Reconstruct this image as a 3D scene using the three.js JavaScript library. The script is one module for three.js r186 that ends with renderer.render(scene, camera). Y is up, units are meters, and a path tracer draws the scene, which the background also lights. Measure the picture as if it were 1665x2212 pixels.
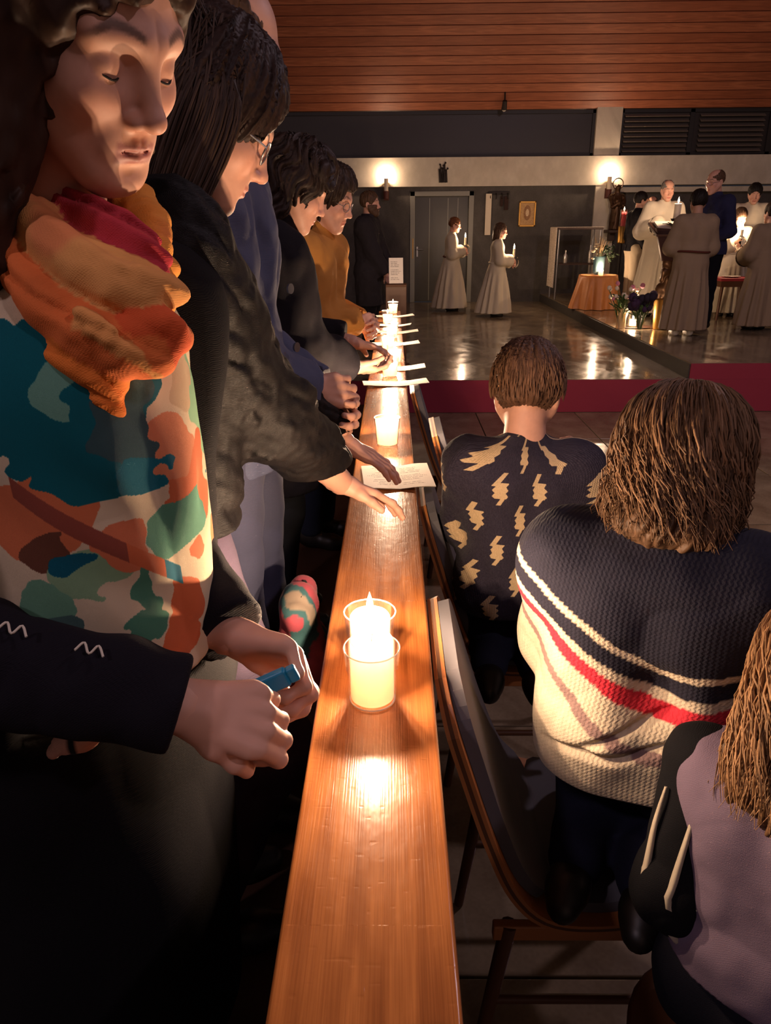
import * as THREE from 'three';
import { mergeGeometries, mergeVertices } from 'three/addons/utils/BufferGeometryUtils.js';
import { RoundedBoxGeometry } from 'three/addons/geometries/RoundedBoxGeometry.js';

// ---------------------------------------------------------------- camera, night sky, exposure
const scene = new THREE.Scene();
const renderer = new THREE.WebGLRenderer({ antialias: true });
renderer.toneMapping = THREE.LinearToneMapping;
renderer.toneMappingExposure = 4.5;
renderer.shadowMap.enabled = true;
renderer.shadowMap.type = THREE.PCFSoftShadowMap;
scene.background = new THREE.Color().setRGB(0.004, 0.0035, 0.004);      // night outside

const camera = new THREE.PerspectiveCamera(2 * Math.atan(1106 / 1580) * 180 / Math.PI, 1665 / 2212, 0.05, 80);
camera.position.set(0, 1.6, 0);
camera.rotation.order = 'YXZ';
camera.rotation.set(-21.4 * Math.PI / 180, 0.0121, -0.45 * Math.PI / 180);
scene.add(camera);

// light levels: one candle flame, and the dimmed globe lamps above the nave
const FLAME = new THREE.Color().setRGB(1.0, 0.66, 0.42);
const LAMP = new THREE.Color().setRGB(1.0, 0.74, 0.86);
const CANDLE_CD = 0.22, LAMP_CD = 2.1;

// ---------------------------------------------------------------- small helpers
const V = (x, y, z) => new THREE.Vector3(x, y, z);
const DEG = Math.PI / 180;
function rng(seed) { let a = seed >>> 0; return () => { a = (a + 0x6D2B79F5) | 0; let t = Math.imul(a ^ (a >>> 15), 1 | a); t = (t + Math.imul(t ^ (t >>> 7), 61 | t)) ^ t; return ((t ^ (t >>> 14)) >>> 0) / 4294967296; }; }
const clamp = (x, a, b) => x < a ? a : x > b ? b : x;
const sstep = (a, b, x) => { const t = clamp((x - a) / (b - a), 0, 1); return t * t * (3 - 2 * t); };
const lerp = (a, b, t) => a + (b - a) * t;
// lattice noise, -1..1
const NT = (() => { const r = rng(77), t = new Float32Array(4096); for (let i = 0; i < 4096; i++) t[i] = r() * 2 - 1; return t; })();
const hsh = (x, y, z) => NT[(Math.imul(x, 73856093) ^ Math.imul(y, 19349663) ^ Math.imul(z, 83492791)) & 4095];
function noise(x, y, z) {
  const i = Math.floor(x), j = Math.floor(y), k = Math.floor(z); x -= i; y -= j; z -= k;
  const u = x * x * (3 - 2 * x), v = y * y * (3 - 2 * y), w = z * z * (3 - 2 * z);
  const a = lerp(lerp(hsh(i, j, k), hsh(i + 1, j, k), u), lerp(hsh(i, j + 1, k), hsh(i + 1, j + 1, k), u), v);
  const b = lerp(lerp(hsh(i, j, k + 1), hsh(i + 1, j, k + 1), u), lerp(hsh(i, j + 1, k + 1), hsh(i + 1, j + 1, k + 1), u), v);
  return lerp(a, b, w);
}
const fbm = (x, y, z, o = 4) => { let s = 0, a = 0.5; for (let i = 0; i < o; i++) { s += a * noise(x, y, z); x *= 2.03; y *= 2.03; z *= 2.03; a *= 0.5; } return s; };

const taken = {};
function numbered(n) { if (!(n in taken)) { taken[n] = 0; return n; } taken[n]++; return n + '_' + String(taken[n]).padStart(3, '0'); }
function shadows(o) { o.traverse(c => { if (c.isMesh) { c.castShadow = true; c.receiveShadow = true; } }); return o; }
function thing(name, label, category, pos = [0, 0, 0], turn = 0, group) {
  const o = new THREE.Group(); o.name = numbered(name); o.position.set(...pos); o.rotation.y = turn;
  o.userData = { label, category }; if (group) o.userData.group = group; scene.add(o); return o;
}
function part(name, geo, mat, parent, label) {
  const m = new THREE.Mesh(Array.isArray(geo) ? join(geo) : geo, mat); m.name = name; m.castShadow = m.receiveShadow = true;
  if (label) m.userData.label = label; parent.add(m); return m;
}
function single(name, geo, mat, label, category, pos = [0, 0, 0], turn = 0, group) {
  const m = new THREE.Mesh(Array.isArray(geo) ? join(geo) : geo, mat); m.name = numbered(name); m.position.set(...pos); m.rotation.y = turn;
  m.userData = { label, category }; if (group) m.userData.group = group; m.castShadow = m.receiveShadow = true; scene.add(m); return m;
}
function struct(name, geo, mat, pos = [0, 0, 0], label) {
  const m = new THREE.Mesh(Array.isArray(geo) ? join(geo) : geo, mat); m.name = name; m.position.set(...pos); m.userData = { kind: 'structure', label: label || name.replace(/_/g, ' '), category: name.split('_')[0] };
  m.castShadow = m.receiveShadow = true; scene.add(m); return m;
}
function join(list) {
  const l = list.map(g => { g = g.index ? g.toNonIndexed() : g; for (const k of Object.keys(g.attributes)) if (!['position', 'normal', 'uv'].includes(k)) g.deleteAttribute(k); if (!g.attributes.uv) g.setAttribute('uv', new THREE.BufferAttribute(new Float32Array(g.attributes.position.count * 2), 2)); return g; });
  return mergeGeometries(l);
}
const box = (w, h, d, x = 0, y = 0, z = 0, r = 0) => (r ? new RoundedBoxGeometry(w, h, d, 2, r) : new THREE.BoxGeometry(w, h, d)).translate(x, y, z);
const span = (x0, x1, y0, y1, z0, z1, r = 0) => box(x1 - x0, y1 - y0, z1 - z0, (x0 + x1) / 2, (y0 + y1) / 2, (z0 + z1) / 2, r);
const cyl = (r0, r1, h, x = 0, y = 0, z = 0, n = 24) => new THREE.CylinderGeometry(r1, r0, h, n).translate(x, y + h / 2, z);   // r0 foot, r1 top
const lathe = (pts, n = 40) => new THREE.LatheGeometry(pts.map(p => new THREE.Vector2(p[0], p[1])), n);
function rod(a, b, r0, r1 = r0, n = 8) {                                  // tapered round bar between two points
  const A = V(...a), B = V(...b), d = B.clone().sub(A), g = new THREE.CylinderGeometry(r1, r0, d.length(), n);
  g.applyQuaternion(new THREE.Quaternion().setFromUnitVectors(V(0, 1, 0), d.clone().normalize())); return g.translate((a[0] + b[0]) / 2, (a[1] + b[1]) / 2, (a[2] + b[2]) / 2);
}
function tube(pts, radius, n = 24, m = 7) {                               // radius: number or function of t
  const c = new THREE.CatmullRomCurve3(pts.map(p => V(...p)));
  const g = new THREE.TubeGeometry(c, n, 1, m, false), P = g.attributes.position, q = V(0, 0, 0);
  for (let i = 0; i <= n; i++) { const t = i / n, r = typeof radius === 'function' ? radius(t) : radius; c.getPointAt(t, q); for (let j = 0; j <= m; j++) { const k = i * (m + 1) + j; P.setXYZ(k, q.x + (P.getX(k) - q.x) * r, q.y + (P.getY(k) - q.y) * r, q.z + (P.getZ(k) - q.z) * r); } }
  g.computeVertexNormals(); return g;
}
// box-mapped uv in metres
function uvBox(g, s = 1) {
  g = g.index ? g.toNonIndexed() : g; const P = g.attributes.position, N = g.attributes.normal, U = new Float32Array(P.count * 2);
  for (let i = 0; i < P.count; i += 3) {
    let nx = 0, ny = 0, nz = 0; for (let j = 0; j < 3; j++) { nx += Math.abs(N.getX(i + j)); ny += Math.abs(N.getY(i + j)); nz += Math.abs(N.getZ(i + j)); }
    for (let j = 0; j < 3; j++) { const x = P.getX(i + j), y = P.getY(i + j), z = P.getZ(i + j); const [u, v] = ny >= nx && ny >= nz ? [x, z] : nx >= nz ? [y, z] : [x, y]; U[(i + j) * 2] = u * s; U[(i + j) * 2 + 1] = v * s; }
  }
  g.setAttribute('uv', new THREE.BufferAttribute(U, 2)); return g;
}
// computed textures
function tex(w, h, fn, srgb = true) {
  const d = new Uint8Array(w * h * 4);
  for (let y = 0; y < h; y++) for (let x = 0; x < w; x++) { const c = fn(x / w, y / h, x, y), i = (y * w + x) * 4; d[i] = clamp(c[0], 0, 255); d[i + 1] = clamp(c[1], 0, 255); d[i + 2] = clamp(c[2], 0, 255); d[i + 3] = 255; }
  const t = new THREE.DataTexture(d, w, h); t.magFilter = THREE.LinearFilter; t.minFilter = THREE.LinearMipmapLinearFilter; t.generateMipmaps = true; t.wrapS = t.wrapT = THREE.RepeatWrapping; if (srgb) t.colorSpace = THREE.SRGBColorSpace; t.needsUpdate = true; return t;
}
const grey = v => [v, v, v];
// noise that repeats over the unit square
const pn = (u, v, f, s = 0) => { const a = u * 2 * Math.PI, b = v * 2 * Math.PI; return noise(Math.cos(a) * f + s, Math.sin(a) * f + Math.cos(b) * f * 0.7, Math.sin(b) * f * 0.7 + s * 1.7); };
const std = (hex, rough = 0.8, o = {}) => new THREE.MeshStandardMaterial({ color: hex, roughness: rough, ...o });
const phys = o => new THREE.MeshPhysicalMaterial(o);

// ---------------------------------------------------------------- signed distance modelling
const smin = (a, b, k) => { const h = k - Math.abs(a - b); return h > 0 ? Math.min(a, b) - h * h / (4 * k) : Math.min(a, b); };
const smax = (a, b, k) => -smin(-a, -b, k);
function sdCap(x, y, z, c) {                                              // tapered capsule [ax,ay,az,ra, bx,by,bz,rb]
  const dx = c[4] - c[0], dy = c[5] - c[1], dz = c[6] - c[2], px = x - c[0], py = y - c[1], pz = z - c[2];
  const l = dx * dx + dy * dy + dz * dz, t = l > 0 ? clamp((px * dx + py * dy + pz * dz) / l, 0, 1) : 0;
  const ex = px - dx * t, ey = py - dy * t, ez = pz - dz * t; return Math.sqrt(ex * ex + ey * ey + ez * ez) - (c[3] + (c[7] - c[3]) * t);
}
function sdEll(x, y, z, cx, cy, cz, rx, ry, rz) {
  x -= cx; y -= cy; z -= cz; const a = x / rx, b = y / ry, c = z / rz, k0 = Math.sqrt(a * a + b * b + c * c), p = a / rx, q = b / ry, s = c / rz, k1 = Math.sqrt(p * p + q * q + s * s);
  return k1 < 1e-9 ? -Math.min(rx, ry, rz) : k0 * (k0 - 1) / k1;
}
const cap = (a, ra, b, rb) => [a[0], a[1], a[2], ra, b[0], b[1], b[2], rb];
const capsSDF = (caps, k) => (x, y, z) => { let d = 1e9; for (let i = 0; i < caps.length; i++) { const c = caps[i], e = sdCap(x, y, z, c); d = e > d + k ? d : smin(d, e, k); } return d; };
function boundsOf(caps, pad) { const lo = [1e9, 1e9, 1e9], hi = [-1e9, -1e9, -1e9]; for (const c of caps) for (const o of [0, 4]) for (let i = 0; i < 3; i++) { lo[i] = Math.min(lo[i], c[o + i] - c[o + 3] - pad); hi[i] = Math.max(hi[i], c[o + i] + c[o + 3] + pad); } return [lo, hi]; }
// surface nets: distance function -> smooth closed mesh, with optional vertex colour and uv
function meshSDF(f, lo, hi, cell, { color, uv } = {}) {
  const n = [0, 1, 2].map(i => Math.ceil((hi[i] - lo[i]) / cell) + 1), [nx, ny, nz] = n, val = new Float32Array(nx * ny * nz), B = 6, R = B * cell * 0.87 * 1.35 + cell;
  for (let k = 0; k < nz; k += B) for (let j = 0; j < ny; j += B) for (let i = 0; i < nx; i += B) {
    const c = f(lo[0] + (i + B / 2) * cell, lo[1] + (j + B / 2) * cell, lo[2] + (k + B / 2) * cell), far = Math.abs(c) > R;
    for (let z = k; z < Math.min(k + B, nz); z++) for (let y = j; y < Math.min(j + B, ny); y++) for (let x = i; x < Math.min(i + B, nx); x++)
      val[(z * ny + y) * nx + x] = far ? c : f(lo[0] + x * cell, lo[1] + y * cell, lo[2] + z * cell);
  }
  const idx = new Int32Array(nx * ny * nz).fill(-1), pos = [], ind = [], at = (x, y, z) => (z * ny + y) * nx + x;
  const E = [[0, 1], [2, 3], [4, 5], [6, 7], [0, 2], [1, 3], [4, 6], [5, 7], [0, 4], [1, 5], [2, 6], [3, 7]];
  const g = new Float32Array(8);
  for (let z = 0; z < nz - 1; z++) for (let y = 0; y < ny - 1; y++) for (let x = 0; x < nx - 1; x++) {
    let m = 0; for (let c = 0; c < 8; c++) { g[c] = val[at(x + (c & 1), y + (c >> 1 & 1), z + (c >> 2))]; if (g[c] < 0) m |= 1 << c; }
    if (m === 0 || m === 255) continue;
    let sx = 0, sy = 0, sz = 0, cnt = 0;
    for (const [a, b] of E) { if ((g[a] < 0) === (g[b] < 0)) continue; const t = g[a] / (g[a] - g[b]); sx += lerp(a & 1, b & 1, t); sy += lerp(a >> 1 & 1, b >> 1 & 1, t); sz += lerp(a >> 2, b >> 2, t); cnt++; }
    idx[at(x, y, z)] = pos.length / 3; pos.push(lo[0] + (x + sx / cnt) * cell, lo[1] + (y + sy / cnt) * cell, lo[2] + (z + sz / cnt) * cell);
  }
  const quad = (a, b, c, d, flip) => { if (a < 0 || b < 0 || c < 0 || d < 0) return; flip ? ind.push(a, c, b, a, d, c) : ind.push(a, b, c, a, c, d); };
  for (let z = 1; z < nz - 1; z++) for (let y = 1; y < ny - 1; y++) for (let x = 1; x < nx - 1; x++) {
    const s = val[at(x, y, z)] < 0;
    if (s !== val[at(x + 1, y, z)] < 0) quad(idx[at(x, y - 1, z - 1)], idx[at(x, y, z - 1)], idx[at(x, y, z)], idx[at(x, y - 1, z)], !s);
    if (s !== val[at(x, y + 1, z)] < 0) quad(idx[at(x - 1, y, z - 1)], idx[at(x - 1, y, z)], idx[at(x, y, z)], idx[at(x, y, z - 1)], !s);
    if (s !== val[at(x, y, z + 1)] < 0) quad(idx[at(x - 1, y - 1, z)], idx[at(x, y - 1, z)], idx[at(x, y, z)], idx[at(x - 1, y, z)], !s);
  }
  const N = pos.length / 3, nor = new Float32Array(N * 3), P = new Float32Array(pos), e = cell * 0.6;
  for (let i = 0; i < N; i++) {
    let x = P[i * 3], y = P[i * 3 + 1], z = P[i * 3 + 2];
    for (let pass = 0; pass < 2; pass++) {
      let a = f(x + e, y, z) - f(x - e, y, z), b = f(x, y + e, z) - f(x, y - e, z), c = f(x, y, z + e) - f(x, y, z - e), l = Math.hypot(a, b, c) || 1;
      a /= l; b /= l; c /= l; nor[i * 3] = a; nor[i * 3 + 1] = b; nor[i * 3 + 2] = c;
      if (!pass) { const d = clamp(f(x, y, z) / Math.max(l / (2 * e), 0.5), -cell, cell) * 0.8; x -= a * d; y -= b * d; z -= c * d; }
    }
    P[i * 3] = x; P[i * 3 + 1] = y; P[i * 3 + 2] = z;
  }
  const G = new THREE.BufferGeometry(); G.setAttribute('position', new THREE.BufferAttribute(P, 3)); G.setAttribute('normal', new THREE.BufferAttribute(nor, 3)); G.setIndex(ind);
  if (color) { const C = new Float32Array(N * 3); for (let i = 0; i < N; i++) C.set(color(P[i * 3], P[i * 3 + 1], P[i * 3 + 2], nor[i * 3], nor[i * 3 + 1], nor[i * 3 + 2]), i * 3); G.setAttribute('color', new THREE.BufferAttribute(C, 3)); }
  const U = new Float32Array(N * 2); for (let i = 0; i < N; i++) { const w = uv ? uv(P[i * 3], P[i * 3 + 1], P[i * 3 + 2], nor[i * 3], nor[i * 3 + 2]) : [P[i * 3] * 0.8 + P[i * 3 + 2] * 0.6, P[i * 3 + 1]]; U[i * 2] = w[0]; U[i * 2 + 1] = w[1]; }
  G.setAttribute('uv', new THREE.BufferAttribute(U, 2)); return G;
}
function mergeIndexed(list) { const hasC = list.some(g => g.attributes.color); for (const g of list) { if (!g.index) { const n = g.attributes.position.count; g.setIndex([...Array(n).keys()]); } if (hasC && !g.attributes.color) g.setAttribute('color', new THREE.BufferAttribute(new Float32Array(g.attributes.position.count * 3).fill(1), 3)); if (!g.attributes.uv) g.setAttribute('uv', new THREE.BufferAttribute(new Float32Array(g.attributes.position.count * 2), 2)); } return mergeGeometries(list); }

// ---------------------------------------------------------------- materials of the place
const woodTex = (seed, base, dark, fx, fy, w = 512, h = 1024) => tex(w, h, (u, v) => {
  const warp = pn(u, v, 1.2, seed) * 0.05, g = pn(u + warp, v * 0.999, 3, seed + 3), fine = noise(u * w * fx, v * h * fy, seed) * 0.5 + noise(u * w * fx * 2.3, v * h * fy * 2, seed + 5) * 0.3;
  const t = clamp(0.42 + g * 0.35 + fine * 0.35, 0, 1); return [lerp(base[0], dark[0], t), lerp(base[1], dark[1], t), lerp(base[2], dark[2], t)];
});
const rep = (t, x, y) => { const c = t.clone(); c.repeat.set(x, y); c.needsUpdate = true; return c; };
const ledgeMap = rep(woodTex(11, [186, 118, 62], [128, 72, 34], 0.35, 0.02), 4, 0.7);
const dents = tex(512, 1024, (u, v, x, y) => { const n = noise(x * 0.5, y * 0.012, 4) * 26 + fbm(x * 0.03, y * 0.03, 2, 3) * 90; const s = noise(x * 0.035, y * 0.11, 9); return grey(150 + n - (s > 0.7 ? (s - 0.7) * 200 : 0)); }, false);
const M = {
  ledge: phys({ map: ledgeMap, roughness: 0.25, bumpMap: rep(dents, 4, 1.4), bumpScale: 0.0007, clearcoat: 0.2, clearcoatRoughness: 0.2 }),
  dwood: std(0x3b2417, 0.5),
  ply: std(0xb0713f, 0.42),
  plyDark: std(0x5d3a22, 0.5),
  felt: std(0x5b5a60, 0.95, { bumpMap: rep(tex(256, 256, (u, v, x, y) => grey(128 + noise(x * 0.8, y * 0.8, 1) * 100), false), 6, 6), bumpScale: 0.0015 }),
  steel: std(0x9a9a9c, 0.35, { metalness: 0.9 }),
  stone: std(0xffffff, 0.27, { map: rep(tex(512, 512, (u, v, x, y) => { const n = pn(u, v, 2, 3) * 14 + pn(u, v, 7, 5) * 8 + noise(x * 0.4, y * 0.4, 3) * 5; return [128 + n, 113 + n, 92 + n * 0.9]; }), 0.7, 0.7), roughnessMap: rep(tex(256, 256, (u, v) => grey(150 + pn(u, v, 3, 8) * 70 + pn(u, v, 9, 2) * 40), false), 0.5, 0.5) }),
  joint: std(0x3a332c, 0.9),
  carpet: std(0x953043, 0.95, { bumpMap: rep(tex(256, 256, (u, v, x, y) => grey(128 + noise(x * 0.9, y * 0.9, 6) * 110), false), 5, 5), bumpScale: 0.002 }),
  plaster: std(0xffffff, 0.9, { map: rep(tex(512, 512, (u, v, x, y) => { const n = pn(u, v, 3, 1) * 9 + pn(u, v, 9, 4) * 5 + noise(x * 0.7, y * 0.7, 9) * 3; return [196 + n, 188 + n, 172 + n]; }), 0.4, 0.4) }),
  darkwall: std(0xffffff, 0.8, { map: rep(tex(512, 512, (u, v, x, y) => { const n = pn(u, v, 3, 2) * 8 + pn(u, v, 8, 6) * 5 + noise(x * 0.5, y * 0.5, 4) * 4; return [74 + n, 70 + n, 66 + n]; }), 0.3, 0.3) }),
  frame: std(0x7d7c74, 0.5),
  darkframe: std(0x1d1a1a, 0.5),
  doorleaf: std(0x3f3d3a, 0.45),
  pane: phys({ color: 0x2a2321, roughness: 0.45, transmission: 0.25, thickness: 0, ior: 1.5 }),
  glass: phys({ color: 0xffffff, roughness: 0.02, transmission: 1, thickness: 0, ior: 1.5 }),
  wax: phys({ color: 0xffeedc, roughness: 0.9, transmission: 0.42, thickness: 0 }),
  waxplain: std(0xe9dcc0, 0.6),
  wick: std(0x15100c, 0.9),
  flame: new THREE.MeshStandardMaterial({ color: 0x000000, emissive: new THREE.Color().setRGB(1.0, 0.78, 0.48), emissiveIntensity: 4 }),
  paper: std(0xe9e2d2, 0.85),
  iron: std(0x241d1a, 0.55, { metalness: 0.5 }),
  bronze: std(0x4a3320, 0.42, { metalness: 0.6 }),
  gold: std(0xb58a45, 0.35, { metalness: 0.8 }),
};

// ---------------------------------------------------------------- the room
const ZW = -13.7, H1 = 0.30, H2 = 0.44, ZS = -6.57, XP = 2.65;            // far wall, chancel floor, altar platform, step, platform edge
struct('floor', uvBox(span(-7, 8.6, -0.2, -0.012, ZS - 0.1, 6)), M.joint, [0, 0, 0], 'church floor of polished beige stone slabs');
{ // stone slabs of the nave floor
  const f = scene.getObjectByName('floor'); const g = uvBox(new RoundedBoxGeometry(0.893, 0.03, 0.893, 1, 0.004)); const r = rng(5);
  for (let i = 0; i < 9; i++) for (let j = 0; j < 7; j++) { const w = 0.9; part('slab', g, M.stone, f).position.set(0.3 + i * w, -0.015 + (r() - 0.5) * 0.002, ZS + 0.45 + j * w); }
}
struct('floor_chancel', uvBox(span(-7, 8.6, -0.1, H1, ZW, ZS)), M.stone, [0, 0, 0], 'raised chancel floor of polished stone');
struct('floor_platform', uvBox(span(XP, 8.6, H1 - 0.05, H2, ZW, ZS - 0.001)), M.stone, [0, 0, 0], 'polished stone altar platform one step above the chancel');
struct('trim_1', uvBox(span(-7, 8.6, 0.004, H1 - 0.005, ZS, ZS + 0.014)), M.carpet, [0, 0, 0], 'red carpeted riser of the chancel step');
struct('trim_2', uvBox(span(XP, 8.6, H1 - 0.004, H2 - 0.005, ZS, ZS + 0.014)), M.carpet, [0, 0, 0], 'red carpeted riser in front of the altar platform');
struct('trim_3', uvBox(span(XP - 0.012, XP, H1, H2 - 0.012, ZW, ZS)), M.doorleaf, [0, 0, 0], 'dark side edge of the altar platform');
struct('floor_podium', uvBox(span(-2.2, 0.12, 0, 0.14, -6.3, 3)), M.dwood, [0, 0, 0], 'dark wooden podium under the pew row');
// far wall: dark lower wall with a doorway, pale band, clerestory windows
const wf = struct('wall_front', [uvBox(span(-7, 0.30, H1, 2.21, ZW - 0.3, ZW)), uvBox(span(1.40, 3.46, H1, 2.21, ZW - 0.3, ZW)), uvBox(span(0.30, 1.40, 2.14, 2.21, ZW - 0.3, ZW)), uvBox(span(3.83, 8.6, H1, 2.10, ZW - 0.5, ZW - 0.2))], M.darkwall, [0, 0, 0], 'dark rendered far wall with a doorway');
struct('wall_band', [uvBox(span(-7, 8.6, 2.21, 2.66, ZW - 0.3, ZW + 0.06))], M.plaster, [0, 0, 0], 'pale plaster band running along the far wall');
struct('trim_4', [uvBox(span(3.83, 8.6, 2.10, 2.18, ZW - 0.5, ZW - 0.05))], M.plaster, [0, 0, 0], 'pale ledge under the band beside the column');
struct('wall_column', [uvBox(span(3.46, 3.83, H2, 2.21, ZW - 0.3, ZW + 0.05))], M.plaster, [0, 0, 0], 'pale plaster column below the band');
struct('wall_pier', [uvBox(span(3.38, 3.80, 2.66, 3.40, ZW - 0.3, ZW + 0.03))], M.plaster, [0, 0, 0], 'pale pier between the clerestory windows');
function clerestory(name, x0, x1, mull, label) {
  const w = new THREE.Group(); w.name = name; w.userData = { kind: 'structure', label, category: 'window' }; scene.add(w);
  const z = ZW - 0.08, y0 = 2.66, y1 = 3.36;
  part('window_frame', [span(x0, x1, y0, y0 + 0.05, z - 0.03, z + 0.04), span(x0, x1, y1 - 0.05, y1 + 0.04, z - 0.03, z + 0.04), span(x0, x0 + 0.05, y0, y1, z - 0.03, z + 0.04), span(x1 - 0.05, x1, y0, y1, z - 0.03, z + 0.04), ...mull.map(x => span(x - 0.035, x + 0.035, y0, y1, z - 0.03, z + 0.04))], M.darkframe, w);
  const xs = [x0, ...mull, x1]; for (let i = 0; i + 1 < xs.length; i++) part('pane', span(xs[i] + 0.03, xs[i + 1] - 0.03, y0 + 0.03, y1 - 0.03, z - 0.004, z), M.pane, w);
  return w;
}
clerestory('window_1', -7, 3.38, [-3.4], 'dark clerestory window band above the pale plaster band');
{ const w = clerestory('window_2', 3.80, 8.6, [4.98, 6.3], 'dark clerestory window with slatted blinds');
  const slat = box(1.06, 0.006, 0.075); slat.rotateX(0.55); const m = std(0x8b8278, 0.45, { metalness: 0.3 });
  for (const [x, n] of [[4.39, 8], [5.64, 8], [7.2, 8]]) for (let i = 0; i < n; i++) part('slat', slat, m, w).position.set(x, 2.74 + i * 0.075, ZW - 0.02); }
// plank ceiling rising from the wall towards the nave
{ const c = new THREE.Group(); c.name = 'ceiling'; c.userData = { kind: 'structure', label: 'sloping ceiling of reddish brown boards', category: 'ceiling' }; scene.add(c);
  const pm = [0, 1, 2].map(i => std(0xffffff, 0.5, { map: rep(woodTex(31 + i * 7, [[172, 104, 72], [160, 94, 64], [180, 112, 78]][i], [126, 70, 46], 0.02, 0.35), 0.4, 5) }));
  const L = 15.6, pw = 0.155, g = uvBox(new RoundedBoxGeometry(L, 0.02, pw - 0.012, 1, 0.004));
  part('backing', (() => { const b = span(-7, 8.6, 0.03, 0.10, -0.1, 5.2); b.rotateX(-45 * DEG); return b.translate(0, 3.36, ZW); })(), M.dwood, c); // joints show the dark backing
  for (let i = 0; i < 33; i++) { const p = part('plank', g, pm[i % 3], c); const s = (i + 0.5) * pw; p.position.set(0.8, 3.36 + s * Math.SQRT1_2 + 0.01, ZW + s * Math.SQRT1_2); p.rotation.x = -45 * DEG; }
  part('upper_ceiling', uvBox(span(-7.2, 8.8, 6.98, 7.2, ZW + 3.5, 6.3)), M.dwood, c); }
struct('wall_left', uvBox(span(-7.2, -7, 0, 7, ZW - 0.3, 6.2)), M.plaster, [0, 0, 0], 'plain plaster side wall of the church');
struct('wall_right', uvBox(span(8.6, 8.8, 0, 7, ZW - 0.3, 6.2)), M.plaster, [0, 0, 0], 'plain plaster wall beyond the altar');
struct('wall_back', uvBox(span(-7.2, 8.8, 0, 7, 6, 6.2)), M.plaster, [0, 0, 0], 'plain plaster rear wall of the nave');

{ // door in the far wall
  const d = new THREE.Group(); d.name = 'door_1'; d.userData = { kind: 'structure', label: 'dark door in a pale grey frame', category: 'door' }; scene.add(d);
  part('door_frame', [span(0.30, 0.385, H1, 2.14, ZW - 0.12, ZW + 0.02, 0.006), span(1.315, 1.40, H1, 2.14, ZW - 0.12, ZW + 0.02, 0.006), span(0.30, 1.40, 2.06, 2.14, ZW - 0.12, ZW + 0.02, 0.006)], M.frame, d);
  const leaf = part('door_leaf', span(0.385, 1.315, H1 + 0.01, 2.06, ZW - 0.10, ZW - 0.055, 0.004), M.doorleaf, d);
  for (const x of [0.64, 0.96, 1.13]) part('groove_bead', span(x - 0.007, x + 0.007, H1 + 0.03, 2.03, ZW - 0.058, ZW - 0.05), M.frame, leaf);
  const h = part('handle', [box(0.03, 0.17, 0.008, 0.43, 1.16, ZW - 0.05, 0.003), rod([0.43, 1.20, ZW - 0.05], [0.43, 1.20, ZW - 0.005], 0.008), rod([0.43, 1.20, ZW - 0.005], [0.54, 1.20, ZW - 0.005], 0.009)], M.steel, d);
  part('strike_plate', span(0.345, 0.36, 1.05, 1.38, ZW + 0.02, ZW + 0.024), M.gold, d);
}

// ---------------------------------------------------------------- candles
const flameGeo = (() => { const p = []; for (let i = 0; i <= 12; i++) { const t = i / 12; p.push([0.0062 * Math.sin(Math.PI * Math.pow(t, 0.62)) * (1 - t * 0.25) + 0.0001, t * 0.034]); } return lathe(p, 14); })();
const flameBig = flameGeo.clone().scale(1.9, 2.0, 1.9);
function flame(parent, y, big, cd) {                                         // glowing flame mesh with its light inside
  const f = part('flame', big ? flameBig : flameGeo, M.flame, parent); f.position.y = y; f.castShadow = false;
  const l = new THREE.PointLight(FLAME, cd, 0, 2); l.position.y = y + (big ? 0.03 : 0.017); l.castShadow = true; l.shadow.radius = big ? 0.6 : 0.3; parent.add(l); return f;
}
const waxGeo = (r, h) => lathe([[0.0001, 0], [r - 0.002, 0], [r, 0.002], [r, h - 0.004], [r - 0.003, h], [r - 0.008, h - 0.002], [0.0001, h - 0.005]], 40);
const glassGeo = (rb, rt, h) => lathe([[0.0001, 0.004], [rb - 0.004, 0.0045], [rb - 0.0015, 0.009], [rt - 0.0018, h - 0.001], [rt - 0.0008, h], [rt, h - 0.001], [rb, 0.004], [rb - 0.003, 0], [0.0001, 0.0005]], 48);
const Ly = 0.915;                                                           // top of the ledge
const cupG = glassGeo(0.036, 0.043, 0.092), rimG = new THREE.TorusGeometry(0.0424, 0.0011, 8, 56).rotateX(Math.PI / 2).translate(0, 0.0925, 0), footG = new THREE.TorusGeometry(0.0345, 0.0014, 8, 48).rotateX(Math.PI / 2).translate(0, 0.0024, 0);
M.rim = phys({ color: 0xe6eaec, roughness: 0.12, transmission: 0.55, thickness: 0 });
function cupCandle(x, z, h, r, labelC, labelG, group, cd = CANDLE_CD, poured = false) {
  const gl = thing('candle_glass', labelG, 'candle glass', [x, Ly + 0.0005, z], 0, group && 'glasses ' + group);
  part('cup', cupG, M.glass, gl); part('rim', rimG, M.rim, gl); part('foot_ring', footG, M.rim, gl);
  const c = thing('candle', labelC, 'candle', [x, Ly + 0.0055, z], 0, group && 'candles ' + group);
  part('wax', poured ? lathe([[0.0001, 0], [0.0335, 0], [0.0335 + 0.0065 * h / 0.09, h], [0.03, h - 0.002], [0.0001, h - 0.004]], 40) : waxGeo(r, h), M.wax, c); part('wick', rod([0, h - 0.006, 0], [0.001, h + 0.012, 0.001], 0.001), M.wick, c); flame(c, h + 0.008, false, cd); return c;
}
cupCandle(-0.034, -0.952, 0.103, 0.0333, 'tall cream candle standing higher than its clear glass', 'clear tapered glass with the tall candle rising above its rim');
cupCandle(-0.040, -1.062, 0.082, 0.0333, 'cream candle burning level with the rim of its glass, behind the tallest one', 'clear tapered glass directly behind the tall candle');
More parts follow.
